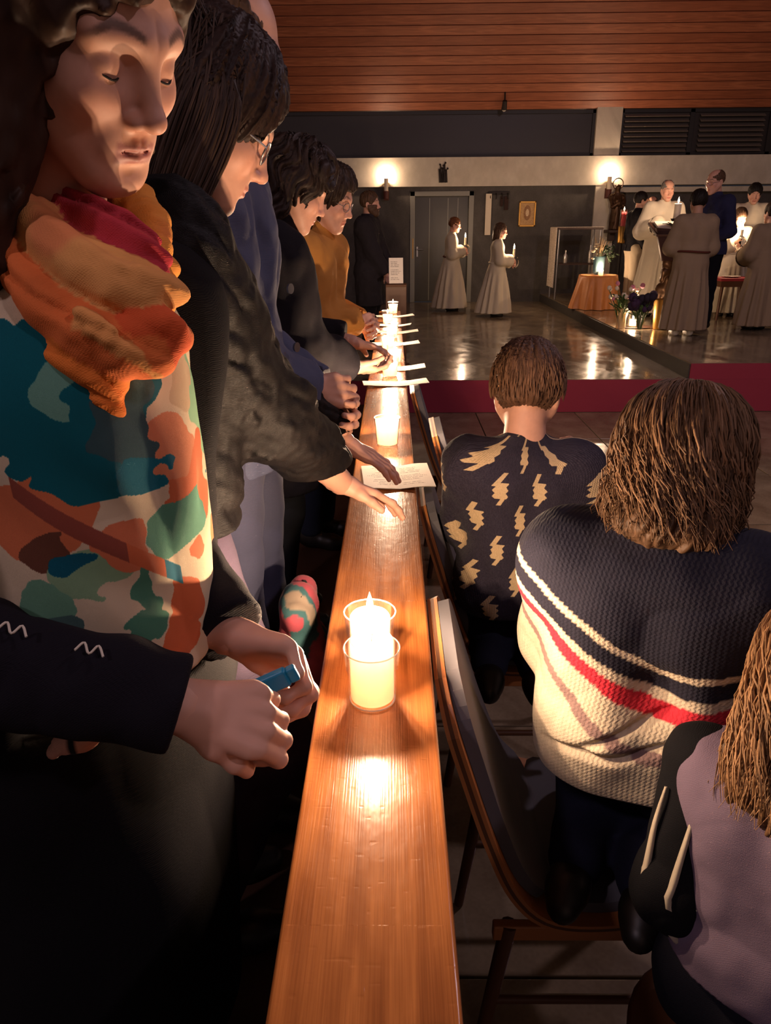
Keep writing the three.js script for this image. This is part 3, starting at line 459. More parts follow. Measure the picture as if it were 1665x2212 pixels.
function figure(name, label, o) {
  const p = thing(name, label, 'person', o.at, 0, o.group), q = pose(o), { j, c, F, s, f, r } = q, h = o.h, cell = o.cell || 0.013, w = (o.w || 1) * Math.min(1, h / 1.6), skin = o.skin || SKIN.fair;
  const hd = (sd) => { const wr = sd > 0 ? j.wrR : j.wrL, el = sd > 0 ? j.elR : j.elL, k = (sd > 0 ? o.handR : o.handL) || {}; const al = k.along || dir3(el, wr); return handCaps(wr, al, k.palm || [-r[0] * sd, -0.3, -r[2] * sd], k.side || -sd, { size: s * 0.98, curl: [0.35, 0.5, 0.35], thumb: [0.5, 0.3, 0.3], ...k }); };
  q.hR = hd(1); q.hL = hd(-1);
  wear(p, 'body', bodyGeo(j, { c, F, s, skin, w: w * 0.96, face: { brow: o.brow || [0.07, 0.04, 0.025], lid: o.lid === undefined ? 0.8 : o.lid, child: o.child, stubble: o.stubble, ...(o.faceOpt || {}) }, cell: Math.max(0.016, cell), headCell: o.headCell || cell * 0.5, handCell: o.handCell || cell * 0.42, hands: [q.hR, q.hL], neckR: o.neckR || (o.child ? 0.043 : 0.05) }), M.skin);
  if (o.hair) { const e = wear(p, 'hair', hairGeo(o.hair.type, c, F, s, o.hair.rgb, o.hairCell || cell * 0.55, o.hair), hairMat(0xffffff)); }
  if (o.beard) wear(p, 'beard', (() => { const bf = (x, y, z) => { const l = toLocal(F, c, s, x, y, z), e = headLocal(l[0], l[1], l[2], {}) - 0.007 - 0.003 * noise(l[0] * 160, l[1] * 160, l[2] * 160); const mask = Math.max(l[1] + 0.035 + (Math.abs(l[0]) > 0.04 ? -0.03 : 0.012), -(l[2] + 0.01)); const mouth = sdEll(l[0], l[1], l[2], 0, -0.066, 0.095, 0.02, 0.008, 0.02); return smax(smax(e, mask, 0.006), -mouth, 0.004) * s; }; return meshSDF(bf, c.map(v => v - 0.15 * s), c.map(v => v + 0.15 * s), cell * 0.5, { color: () => o.beard }); })(), hairMat(0xffffff));
  const top = o.top, sl = (sh, el, wr, inf, flare = 0) => { const d = dir3(el, wr), e = add3(wr, d, -0.005); return [cap(sh, 0.052 * w + inf, el, 0.042 * w + inf + flare * 0.5), cap(el, 0.042 * w + inf + flare * 0.5, add3(wr, d, 0.03), 0.03 * w + inf + flare)]; };
  const cutWr = (x, y, z) => { const dR = dir3(j.elR, j.wrR), dL = dir3(j.elL, j.wrL), a = (x - j.wrR[0]) * dR[0] + (y - j.wrR[1]) * dR[1] + (z - j.wrR[2]) * dR[2], b = (x - j.wrL[0]) * dL[0] + (y - j.wrL[1]) * dL[1] + (z - j.wrL[2]) * dL[2]; const near = (P) => Math.hypot(x - P[0], y - P[1], z - P[2]); let c1 = -1; const k = top && top.cuff || 0.0; if (near(j.wrR) < 0.11) c1 = Math.max(c1, a + k); if (near(j.wrL) < 0.11) c1 = Math.max(c1, b + k); return c1; };
  if (o.robe) {
    const R = o.robe, m = R.mat, hem = o.at[1] + (R.hem || 0.05), ax = mid3(j.hipR, j.hipL), ms = mid3(j.shR, j.shL), wy = ms[1] + (ax[1] - ms[1]) * 0.72, foot = [o.at[0] + f[0] * (R.sweep || 0), hem, o.at[2] + f[2] * (R.sweep || 0)], wv = mid3(ms, ax, 0.72), nP = R.pleats || 11;
    const up = capsSDF([...torsoCaps(j, 0.028, w), ...sl(j.shR, j.elR, j.wrR, 0.026, R.flare === undefined ? 0.04 : R.flare), ...sl(j.shL, j.elL, j.wrL, 0.026, R.flare === undefined ? 0.04 : R.flare)], 0.035);
    const skirt = (x, y, z) => { const t = clamp((wv[1] - y) / (wv[1] - hem), 0, 1), cx = lerp(wv[0], foot[0], t), cz = lerp(wv[2], foot[2], t), dx = x - cx, dz = z - cz, a = dx * r[0] + dz * r[2], b = dx * f[0] + dz * f[2], ra = lerp(0.155 * w, (R.wide || 0.27) * h / 1.6, Math.pow(t, 0.8)), rb = lerp(0.125 * w, (R.deep || 0.22) * h / 1.6, Math.pow(t, 0.8)), an = Math.atan2(a, b), pl = (R.pl || 0.014) * sstep(0.02, 0.6, t) * (Math.sin(an * nP + Math.sin(an * 3) * 1.5 + y * 1.5) + 0.4 * noise(an * 5, y * 4, 3)); const k0 = Math.hypot(a / ra, b / rb), rr = Math.hypot(a, b); const d = (k0 < 1e-6 ? -rb : rr * (1 - 1 / k0)) * 0.8 - pl; return Math.max(d, y - wv[1] - 0.03, hem - y); };
    const fold = wrinkle(R.fold || 0.007, 10, 6, 10, h), lo = o.at.map(v => v - 0.5), hi = o.at.map(v => v + 0.5); lo[1] = hem - 0.02; hi[1] = j.neck[1] + 0.08; const cz = R.cell || cell; for (const P of [j.wrR, j.wrL, j.neck]) for (const i of [0, 2]) { lo[i] = Math.min(lo[i], P[i] - 0.15); hi[i] = Math.max(hi[i], P[i] + 0.15); }
    const rf = (x, y, z) => { let d = smin(up(x, y, z), skirt(x, y, z), 0.03); if (d < 0.04) d += fold(x, y, z) * (y > wv[1] ? 1 : 0.4); d = smax(d, cutWr(x, y, z), 0.006); return smax(d, y - (j.neck[1] + 0.014), 0.012); };
    wear(p, R.name || 'robe', meshSDF(rf, lo, hi, cz), m, R.label);
    if (R.belt) { const pts = []; for (let i = 0; i <= 20; i++) { const a = i / 20 * 2 * Math.PI, A = 0.175 * w, B = 0.145 * w; pts.push([wv[0] + r[0] * Math.sin(a) * A + f[0] * Math.cos(a) * B, wv[1] + 0.006 * Math.sin(a * 2), wv[2] + r[2] * Math.sin(a) * A + f[2] * Math.cos(a) * B]); } wear(p, 'belt', tube(pts, 0.011, 40, 6), R.belt); }
  } else {
    const hem = top.hem === undefined ? 0.47 : top.hem, inf = top.inf || 0.02, caps = [...torsoCaps(j, inf, w), ...(top.sleeveless ? [] : [...sl(j.shR, j.elR, j.wrR, inf * 0.9 + 0.004, top.flare || 0), ...sl(j.shL, j.elL, j.wrL, inf * 0.9 + 0.004, top.flare || 0)])];
    if (hem < 0.5) caps.push(cap(j.hipR, 0.098 * w + inf, mid3(j.hipR, j.knR, (0.52 - hem) / 0.235), 0.1 * w + inf), cap(j.hipL, 0.098 * w + inf, mid3(j.hipL, j.knL, (0.52 - hem) / 0.235), 0.1 * w + inf));
    const hy = o.at[1] + hem * h, ny = j.neck[1] - (top.neck || 0.0);
    const sd = top.seed || 3; wear(p, top.name || 'jacket', garment(caps, top.cell || cell, { k: 0.045, fold: top.foldFn || ((x, y, z) => wrinkle(top.fold || 0.007, 11, 8, 11, sd)(x, y, z) + (top.fine || 0.003) * noise(x * 32, y * 32, z * 32)), cut: (x, y, z) => Math.max(cutWr(x, y, z), hy - y, y - ny - 0.03), uv: top.uv, color: top.color }), top.mat, top.label);
    wear(p, o.legs && o.legs.name || 'trousers', garment([...legCaps(j.hipR, j.knR, add3(j.anR, [0, 0.01, 0]), 0.018, w), ...legCaps(j.hipL, j.knL, add3(j.anL, [0, 0.01, 0]), 0.018, w), cap(j.hipR, 0.1 * w, j.hipL, 0.1 * w)], cell, { fold: wrinkle(0.006, 9, 9, 9, 5) }), (o.legs && o.legs.mat) || cloth(0x1a1a22));
  }
  const sm = std(o.shoe || 0x17130f, 0.45); for (const a of [j.anR, j.anL]) if (o.kneel) wear(p, 'shoe', garment([cap(a, 0.034, add3(a, [-f[0] * 0.06, -0.0, -f[2] * 0.06]), 0.03), cap(add3(a, [-f[0] * 0.06, 0, -f[2] * 0.06]), 0.03, add3(a, [-f[0] * 0.10, -0.01, -f[2] * 0.10]), 0.025)], 0.01), sm); else if (!o.barefoot) wear(p, 'shoe', garment(shoeCaps(add3(a, [0, o.at[1] + 0.088 * h / 1.7 - a[1], 0]), f, h / 1.7), Math.max(0.01, cell * 0.8)), sm);
  if (o.glasses) { const HL = v => toWorld(F, c, s, v), g = []; for (const e of [-1, 1]) { const ring = []; for (let i = 0; i <= 16; i++) { const a = i / 16 * 2 * Math.PI; ring.push(HL([e * 0.034 + 0.025 * Math.cos(a), -0.002 + 0.017 * Math.sin(a), 0.098 - Math.abs(e * 0.034 + 0.025 * Math.cos(a)) * 0.2])); } g.push(tube(ring, 0.0016, 24, 5), rod(HL([e * 0.06, 0.003, 0.086]), HL([e * 0.079, 0.008, -0.01]), 0.0015 * s)); } g.push(rod(HL([-0.01, 0.002, 0.097]), HL([0.01, 0.002, 0.097]), 0.0016 * s)); wear(p, 'glasses', join(g), M.steel); }
  q.p = p; return q;
}

// ---------------------------------------------------------------- woman with the orange scarf, striking a light over the ledge
{
  const p = thing('person', 'woman in a bright orange scarf and patterned hoodie bowing her head over the ledge', 'person', [-0.42, 0.14, -0.84]);
  const c = [-0.2876, 1.7683, -0.7866], F = frameOf([0.774, -0.5, 0.388], [0.3996, 0.8615, 0.3134]), HL = q => toWorld(F, c, 1, q);
  const fw = [0.876, 0, 0.483], lf = [0.483, 0, -0.876];
  const j = { neck: [-0.372, 1.60, -0.845], shR: [-0.485, 1.50, -0.695], shL: [-0.315, 1.50, -1.015], elR: [-0.50, 1.26, -0.575], elL: [-0.338, 1.21, -0.935], wrR: [-0.215, 1.152, -0.610], wrL: [-0.205, 1.132, -0.785],
    hipR: [-0.455, 1.04, -0.745], hipL: [-0.37, 1.04, -0.905], knR: [-0.44, 0.62, -0.74], knL: [-0.36, 0.62, -0.91], anR: [-0.47, 0.23, -0.73], anL: [-0.39, 0.23, -0.91] };
  const hR = handCaps(j.wrR, [0.93, -0.32, -0.16], [0.1, -0.75, -0.65], -1, { curls: [[0.9, 1.3, 0.7], [1.0, 1.35, 0.8], [1.05, 1.4, 0.8], [1.1, 1.4, 0.8]], thumb: [0.9, 0.5, 0.6], thumbOut: 0.35 });
  const hL = handCaps(j.wrL, [0.80, -0.25, 0.1], [-0.2, -0.6, 0.77], 1, { curls: [[0.7, 1.0, 0.6], [0.9, 1.2, 0.7], [1.0, 1.3, 0.8], [1.0, 1.3, 0.8]], thumb: [0.6, 0.3, 0.3], thumbOut: 0.4 });
  wear(p, 'body', bodyGeo(j, { c, F, skin: SKIN.fair, face: { brow: [0.06, 0.03, 0.018], lid: 1.25, gaze: [0, -0.8], lip: [0.34, 0.11, 0.1] }, headCell: 0.0024, handCell: 0.003, hands: [hR, hL] }), M.skin);
  // eyelashes along the lowered lids
  for (const s of [-1, 1]) wear(p, 'eyelashes', tube([HL([s * 0.0205, -0.003, 0.0745]), HL([s * 0.027, -0.0055, 0.0800]), HL([s * 0.034, -0.006, 0.0812]), HL([s * 0.043, -0.003, 0.0745])], 0.0011, 12, 5), M.wick);
  // hoodie with a print of large patches
  const patches = [ // angle round the chest, height, half sizes, colour
    [-0.62, 1.345, 0.26, 0.045, 0xd9794f], [0.10, 1.335, 0.22, 0.055, 0xd9754b], [-0.02, 1.385, 0.12, 0.03, 0xd98a63], [0.38, 1.43, 0.2, 0.075, 0x8fbf95], [0.15, 1.45, 0.12, 0.04, 0xcdb491], [-0.46, 1.45, 0.42, 0.075, 0x0d6470], [-0.40, 1.375, 0.22, 0.028, 0x0d6470],
    [-0.22, 1.42, 0.14, 0.055, 0x3b5a5e], [-0.50, 1.455, 0.075, 0.028, 0x6fa592], [-0.20, 1.365, 0.12, 0.016, 0x126d80], [0.0, 1.30, 0.18, 0.035, 0x5d9a7f], [-0.62, 1.305, 0.10, 0.024, 0x6e4433], [-0.45, 1.275, 0.17, 0.028, 0x8cb189],
    [-0.52, 1.288, 0.09, 0.012, 0x0f5f75], [-0.30, 1.29, 0.12, 0.03, 0xdc7d55], [-0.07, 1.18, 0.13, 0.045, 0xd86f43], [-0.24, 1.225, 0.045, 0.045, 0x4f8a70], [-0.30, 1.195, 0.07, 0.014, 0x4f8a70], [-0.68, 1.245, 0.12, 0.03, 0x6fa285], [-0.42, 1.16, 0.16, 0.018, 0xd9774c], [-0.62, 1.21, 0.10, 0.02, 0x4c6a66], [0.12, 1.25, 0.06, 0.02, 0xd9754b], [0.5, 1.30, 0.16, 0.05, 0x0d6470], [0.7, 1.2, 0.2, 0.05, 0xd9794f]];
  const pc = patches.map(q => [...q.slice(0, 4), [q[4] >> 16, q[4] >> 8 & 255, q[4] & 255]]);
  const print = tex(768, 512, (u, v) => { let th = u * 2.4 - 1.2, y = 1.05 + v * 0.6, n1 = noise(th * 7, y * 42, 1), n2 = noise(th * 7, y * 42, 5), col = [222, 203, 170]; const a = th + n1 * 0.07 + noise(th * 20, y * 110, 2) * 0.02, b = y + n2 * 0.013; for (const q of pc) { const e = ((a - q[0]) / q[2]) ** 2 + ((b - q[1]) / q[3]) ** 2; if (e < 1) col = q[4]; }
    const st = (y - 1.365) + (th + 0.68) * 0.205; if (th > -0.72 && th < -0.05 && Math.abs(st) < 0.011) col = th < -0.3 ? [150, 78, 62] : th < -0.14 ? [214, 112, 70] : [20, 110, 130]; return col; });
  print.wrapS = THREE.MirroredRepeatWrapping;
  const th = (x, z) => Math.atan2(((x + 0.40) * lf[0] + (z + 0.84) * lf[2]) / 0.18, ((x + 0.40) * fw[0] + (z + 0.84) * fw[2]) / 0.135);
  const hood = [cap([-0.335, 1.47, -0.79], 0.11, [-0.345, 1.13, -0.79], 0.125), cap([-0.35, 1.46, -0.90], 0.10, [-0.355, 1.12, -0.87], 0.115), cap([-0.39, 1.44, -0.74], 0.10, [-0.395, 1.13, -0.75], 0.11)];
  wear(p, 'hoodie', garment(hood, 0.006, { k: 0.06, fold: (x, y, z) => wrinkle(0.0075, 9, 5, 9, 2)(x, y, z) + 0.006 * noise(x * 26 + y * 16, y * 9, z * 24), cut: (x, y) => Math.max(1.115 - y, y - 1.56), uv: (x, y, z) => [(th(x, z) + 1.2) / 2.4, (y - 1.05) / 0.6] }), cloth(0xffffff, { map: print, bumpMap: rep(weave, 40, 18) }));
  for (const [pts, col, nm] of [[[[-0.253, 1.44, -0.775], [-0.236, 1.40, -0.77], [-0.232, 1.36, -0.772], [-0.229, 1.315, -0.770]], 0x0f3f5c, 'navy cord'], [[[-0.256, 1.442, -0.765], [-0.243, 1.40, -0.758], [-0.240, 1.365, -0.756], [-0.241, 1.34, -0.755]], 0xcf7550, 'salmon cord']]) wear(p, 'drawcord', tube(pts, 0.0042, 20, 7), cloth(col), nm);
  // open dark jacket: back, near front panel and both sleeves
  const coat = [...torsoCaps(j, 0.052), cap(j.hipR, 0.13, [-0.46, 0.50, -0.73], 0.14), cap(j.hipL, 0.13, [-0.40, 0.50, -0.92], 0.13), cap([-0.40, 1.0, -0.80], 0.14, [-0.40, 0.5, -0.80], 0.16)];
  const open = (x, y, z) => { const t = th(x, z), w = lerp(0.84, 0.95, sstep(1.5, 1.1, y)); return 0.12 * (0.8 - Math.abs((t + (-0.0)) - (0.02)) / w * 0.8) ; };
  wear(p, 'jacket', garment(coat, 0.011, { k: 0.06, fold: wrinkle(0.008, 7, 4, 7, 8), cut: (x, y, z) => Math.max(y > 1.08 ? open(x, y, z) : -0.02, 0.46 - y, y - 1.60), cutK: 0.02 }), cloth(0x09080c));
  const bl = cloth(0x14121a), wd = dir3(j.elR, j.wrR), wl = dir3(j.elL, j.wrL);
  wear(p, 'sleeve', garment([...armCaps(j.shR, j.elR, add3(j.wrR, wd, 0.02), 0.026)], 0.006, { fold: (x, y, z) => 0.007 * (1 - 2 * Math.abs(noise((x * wd[0] + y * wd[1] + z * wd[2]) * 22, y * 6, z * 6))) + 0.004 * noise(x * 30, y * 30, z * 30), cut: planeCut(add3(j.wrR, wd, 0.0), wd) }), bl);
  wear(p, 'sleeve', garment([...armCaps(j.shL, j.elL, add3(j.wrL, wl, 0.02), 0.026)], 0.008, { fold: wrinkle(0.006, 14, 14, 14, 4), cut: planeCut(j.wrL, wl) }), bl);
  // zigzag stitching along the near sleeve
  for (let i = 0; i < 3; i++) { const o = 0.305 + i * 0.22, q = mid3(j.elR, j.wrR, o + 0.02), u = [0.10, 0.93, 0.1], r = 0.0735 - 0.014 * (o + 0.02), z = []; for (let k = 0; k < 5; k++) { const a = add3(add3(q, wd, (k - 2) * 0.0065), [0.0, 1, 0.42], 0); z.push([a[0], a[1] + r * 0.93 + (k % 2 ? 0.003 : -0.002), a[2] + r * 0.30 + (k % 2 ? -0.004 : 0.004)]); } wear(p, 'stitching', tube(z, 0.0013, 24, 5), std(0xcfc6b4, 0.6)); }
  wear(p, 'trousers', garment([...legCaps(j.hipR, j.knR, j.anR, 0.014), ...legCaps(j.hipL, j.knL, j.anL, 0.014)], 0.014, { fold: wrinkle(0.006, 8, 8, 8, 1) }), cloth(0x0a0a0e));
  wear(p, 'shoe', garment(shoeCaps([-0.47, 0.23, -0.73], fw), 0.009), std(0x151215, 0.5)); wear(p, 'shoe', garment(shoeCaps([-0.39, 0.23, -0.91], fw), 0.009), std(0x151215, 0.5));
  // scarf: wound folds, each with its own dye
  const Q = (u, v, w) => [u, v, w];
  const S = [
    { r: [0.026, 0.020], c: [0.72, 0.30, 0.06], p: [[-0.36, 1.655, -0.95], [-0.305, 1.635, -0.925], [-0.268, 1.592, -0.872], [-0.250, 1.545, -0.80], [-0.242, 1.522, -0.766]] },
    { r: [0.030, 0.026], c: [0.42, 0.035, 0.05], p: [[-0.37, 1.62, -0.83], [-0.325, 1.608, -0.80], [-0.29, 1.598, -0.770], [-0.262, 1.582, -0.762], [-0.246, 1.566, -0.768]] },
    { r: [0.028, 0.022], c: [0.68, 0.32, 0.10], p: [[-0.40, 1.60, -0.81], [-0.344, 1.605, -0.760], [-0.302, 1.569, -0.709], [-0.268, 1.552, -0.695], [-0.240, 1.541, -0.704], [-0.222, 1.540, -0.735]] },
    { r: [0.030, 0.024], c: [0.70, 0.34, 0.10], p: [[-0.33, 1.575, -0.765], [-0.290, 1.565, -0.735], [-0.262, 1.555, -0.735], [-0.24, 1.545, -0.745]] },
    { r: [0.034, 0.026], c: [0.70, 0.17, 0.045], p: [[-0.41, 1.56, -0.79], [-0.350, 1.562, -0.740], [-0.316, 1.532, -0.699], [-0.282, 1.508, -0.686], [-0.255, 1.494, -0.690], [-0.232, 1.492, -0.702], [-0.222, 1.50, -0.728]] },
    { r: [0.034, 0.010], c: [0.74, 0.20, 0.035], p: [[-0.292, 1.50, -0.695], [-0.280, 1.472, -0.694], [-0.274, 1.450, -0.698], [-0.274, 1.430, -0.703]] },
    { r: [0.018, 0.022], c: [0.62, 0.10, 0.03], p: [[-0.240, 1.515, -0.690], [-0.219, 1.513, -0.704], [-0.217, 1.494, -0.710]] },
    { r: [0.010, 0.008], c: [0.74, 0.33, 0.10], p: [[-0.275, 1.528, -0.660], [-0.252, 1.510, -0.662], [-0.236, 1.490, -0.676], [-0.226, 1.474, -0.692]] },
    { r: [0.04, 0.034], c: [0.66, 0.22, 0.05], p: [[-0.41, 1.575, -0.80], [-0.45, 1.585, -0.87], [-0.42, 1.61, -0.94], [-0.34, 1.655, -0.93]] },
    { r: [0.045, 0.045], c: [0.66, 0.14, 0.04], p: [[-0.37, 1.56, -0.80], [-0.32, 1.545, -0.77], [-0.28, 1.535, -0.765]] }];
  const sc = []; S.forEach((s, si) => { const cv = new THREE.CatmullRomCurve3(s.p.map(q => V(...q))); let a = cv.getPoint(0).toArray(); for (let i = 1; i <= 6; i++) { const b = cv.getPoint(i / 6).toArray(); const C = cap(a, lerp(s.r[0], s.r[1], (i - 1) / 6), b, lerp(s.r[0], s.r[1], i / 6)); C.si = si; C.t = i; sc.push(C); a = b; } });
  const ctr = [-0.37, 1.5, -0.84];
  wear(p, 'scarf', garment(sc, 0.0042, { k: 0.007, fold: (x, y, z) => { const an = Math.atan2(x - ctr[0], z - ctr[2]); return 0.0055 * (1 - 2 * Math.abs(noise(an * 2.2 + y * 9, y * 46 + an * 5, 3))) + 0.002 * noise(x * 70, y * 70, z * 70); },
    color: (x, y, z) => { let bd = 1e9, b2 = 1e9, bc, b2c; for (const q of sc) { const d = sdCap(x, y, z, q); if (d < bd) { if (bc !== S[q.si].c) { b2 = bd; b2c = bc; } bd = d; bc = S[q.si].c; } } const n = 1 + 0.25 * fbm(x * 22, y * 22, z * 22, 3); const pk = sstep(0.1, 0.4, fbm(x * 13 + 4, y * 13, z * 13, 3)); const col = mix3(bc, [0.62, 0.09, 0.06], pk * 0.4); return [col[0] * n, col[1] * n, col[2] * n]; } }), cloth(0xffffff, { vertexColors: true, sheen: 0.2, sheenColor: new THREE.Color(0xffc080) }));
  // dark curly hair
  const hairF = (x, y, z) => { const l = toLocal(F, c, 1, x, y, z); let d = sdEll(l[0], l[1], l[2], 0, 0.045, -0.02, 0.098, 0.105, 0.112); d = smax(d, -sdEll(l[0], l[1], l[2], 0.006, -0.03, 0.118, 0.068, 0.098, 0.09), 0.016);
    const drop = (ax, ay, az, r, bx, by, bz, s) => sdCap(l[0], l[1], l[2], [ax, ay, az, r, bx, by, bz, s]);
    d = smin(d, drop(-0.080, 0.04, 0.012, 0.036, -0.090, -0.10, 0.016, 0.036), 0.03); d = smin(d, drop(0.082, 0.02, -0.03, 0.03, 0.085, -0.09, -0.035, 0.034), 0.03); d = smin(d, drop(0, 0.0, -0.08, 0.06, 0, -0.12, -0.11, 0.06), 0.04);
    return d; };
  const wv = cap(HL([-0.092, -0.08, 0.01]), 0.034, [-0.452, 1.42, -0.70], 0.05), wv2 = cap([-0.452, 1.42, -0.70], 0.05, [-0.455, 1.27, -0.695], 0.022), bk = cap(HL([0, -0.12, -0.11]), 0.06, [-0.51, 1.45, -0.88], 0.06);
  const curl = (x, y, z) => 0.006 * (1 - 2 * Math.abs(noise(x * 42 + Math.sin(y * 60) * 0.6, y * 16, z * 42))) + 0.004 * noise(x * 90, y * 50, z * 90);
  const hf = (x, y, z) => { let d = hairF(x, y, z); d = smin(d, sdCap(x, y, z, wv), 0.04); d = smin(d, sdCap(x, y, z, wv2), 0.03); d = smin(d, sdCap(x, y, z, bk), 0.04); return d < 0.05 ? d + curl(x, y, z) : d; };
  const tone = (x, y, z) => { const n = 0.8 + 0.5 * noise(x * 90, y * 16, z * 90); return [0.045 * n, 0.022 * n, 0.014 * n]; };
  const shell = meshSDF(hf, [-0.62, 1.22, -1.05], [-0.13, 1.93, -0.6], 0.006, { color: tone });
  const lk = locks(420, 21, (R) => { const s = R() < 0.72 ? -1 : 1, a0 = R() * 1.5, l0 = HL([s * (0.055 + R() * 0.04), 0.09 - R() * 0.09, -0.09 + R() * 0.12]), l1 = HL([s * (0.088 + R() * 0.018), -0.05 - R() * 0.05, -0.05 + R() * 0.06]); const end = s < 0 ? [-0.455 + (R() - 0.5) * 0.10, 1.47 - R() * 0.2, -0.70 + (R() - 0.5) * 0.07] : add3(l1, [-0.03, -0.05, -0.03]); const pts = []; for (let i = 0; i <= 9; i++) { const t = i / 9, q = t < 0.4 ? mid3(l0, l1, t / 0.4) : mid3(l1, end, (t - 0.4) / 0.6); const w = 0.009 * sstep(0.1, 0.6, t); pts.push([q[0] + w * Math.sin(t * 19 + a0 * 6), q[1], q[2] + w * Math.cos(t * 19 + a0 * 6)]); } return pts; }, 0.0018, 0.0034, R => { const n = 0.7 + R() * 0.8; return [0.05 * n, 0.025 * n, 0.016 * n]; });
  wear(p, 'hair', mergeIndexed([shell, ...lk]), hairMat(0xffffff));
  wear(p, 'hem_corner', garment([cap([-0.345, 1.105, -0.605], 0.010, [-0.318, 1.120, -0.615], 0.019), cap([-0.318, 1.120, -0.615], 0.019, [-0.300, 1.130, -0.64], 0.012)], 0.004, { k: 0.01, fold: wrinkle(0.003, 60, 60, 60, 2), color: (x, y, z) => x < -0.328 ? [0.50, 0.28, 0.22] : x < -0.322 ? [0.01, 0.01, 0.01] : [0.52, 0.24, 0.15] }), cloth(0xffffff, { vertexColors: true }), 'salmon hem corner with a black cord');
  // blue lighter held between the hands
  single('lighter', [box(0.024, 0.062, 0.012, 0, 0.031, 0, 0.004), box(0.02, 0.012, 0.011, 0, 0.067, 0, 0.003)], std(0x1a86b0, 0.35), 'turquoise plastic lighter clasped in the hands over the ledge edge', 'lighter', [-0.178, 1.098, -0.70], 0.2).rotation.z = -1.2;
}

// ---------------------------------------------------------------- the others standing along the pew
const darkJacket = phys({ color: 0x0b090a, roughness: 0.6, specularIntensity: 0.35, bumpMap: rep(weave, 20, 20), bumpScale: 0.0008, sheen: 0.0 });
{ // woman in the black jacket, both hands held over the booklet
  const q = figure('person', 'woman in a black jacket, dark hair over her face, both hands resting on the ledge', { at: [-0.415, 0.14, -1.21], face: [0.95, -0.30], h: 1.80, lean: 0.11, bow: 0.55, s: 0.99, w: 1.08, skin: SKIN.fair, knee: 0.14, cell: 0.009, headCell: 0.0045, handCell: 0.003, arm: 1.2,
    wrR: [-0.118, 1.06, -1.56, 1], wrL: [-0.125, 1.085, -1.80, 1], handR: { along: [0.80, -0.42, -0.36], palm: [0.1, -1, 0.1], side: -1, curl: [0.18, 0.3, 0.2], spread: 0.05, thumb: [0.5, 0.1, 0.2], thumbOut: 0.5 }, handL: { along: [0.88, -0.52, -0.05], palm: [-0.1, -0.9, -0.1], side: 1, curl: [0.12, 0.25, 0.2], spread: 0.04, thumb: [0.5, 0.1, 0.2], thumbOut: 0.5 },
    top: { mat: darkJacket, hem: 0.55, inf: 0.034, cell: 0.007, foldFn: (x, y, z) => 0.007 * (1 - 2 * Math.abs(noise(x * 7 + y * 9, y * 16 - z * 10, z * 7))) + 0.004 * (1 - 2 * Math.abs(noise(x * 14 + 5, y * 38 - z * 22, z * 14))) + 0.003 * noise(x * 60, y * 60, z * 60), label: 'black crinkled jacket', cuff: -0.028 }, legs: { mat: cloth(0x443b4a) }, hair: { type: 'long', rgb: [0.03, 0.016, 0.012], len: 0.15, vol: 0.018, back: -0.035, open: 0.05, amp: 0.004, flow: 60 }, hairCell: 0.0055, glasses: true });
  const HL = v => toWorld(q.F, q.c, q.s, v);
  const lk = locks(700, 8, (R) => { const s = R() < 0.7 ? 1 : -1, a = R(), l0 = [-s * (0.03 + R() * 0.05), 0.12 - R() * 0.03, 0.0 - R() * 0.09], l1 = [-s * (0.095 + R() * 0.012), 0.02, 0.03 - a * 0.1], l2 = [-s * (0.09 + R() * 0.02), -0.1 - R() * 0.04, 0.045 - a * 0.1], l3 = [-s * (0.075 + R() * 0.03), -0.17 - R() * 0.05, 0.05 - a * 0.09]; return [l0, l1, l2, l3].map(HL); }, 0.0012, 0.0026, R => { const n = 0.6 + R() * 0.9; return [0.045 * n, 0.026 * n, 0.017 * n]; }, 12, 5);
  const g = mergeIndexed(lk); g.translate(-q.p.position.x, -q.p.position.y, -q.p.position.z); part('hair_strands', g, hairMat(0xffffff), q.p);
}
{ // tall man in the blue denim jacket, hands folded
  const q = figure('person', 'tall man in a blue denim jacket with metal buttons, hands folded before him', { at: [-0.385, 0.14, -1.60], face: [1, 0.10], h: 1.93, bow: 0.3, w: 1.12, skin: SKIN.fair, cell: 0.010, handCell: 0.003,
    wrR: [-0.205, 1.245, -1.70, 1], wrL: [-0.195, 1.22, -1.82, 1], handR: { along: [0.85, -0.15, -0.45], palm: [-0.5, -0.3, -0.8], side: -1, curl: [0.6, 0.9, 0.5], thumb: [0.5, 0.3, 0.3], thumbOut: 0.4 }, handL: { along: [0.8, -0.45, 0.3], palm: [-0.6, 0.2, 0.9], side: 1, curl: [0.7, 0.9, 0.6], thumb: [0.5, 0.3, 0.3], thumbOut: 0.4 },
    top: { mat: cloth(0x50566f, { roughness: 0.7 }), hem: 0.50, inf: 0.03, cell: 0.008, fold: 0.008, label: 'blue denim jacket' }, legs: { mat: cloth(0x474a60) }, hair: { type: 'short', rgb: HAIR.brown, bald: 1 } });
  const btn = (x, y, z) => { const g = new THREE.CylinderGeometry(0.0095, 0.0105, 0.005, 18).rotateZ(Math.PI / 2).rotateY(-0.5).translate(x, y, z); wear(q.p, 'button', g, M.steel, 'round metal button'); };
  btn(-0.206, 1.24, -1.585); btn(-0.206, 1.36, -1.575); btn(-0.212, 1.48, -1.57);
}
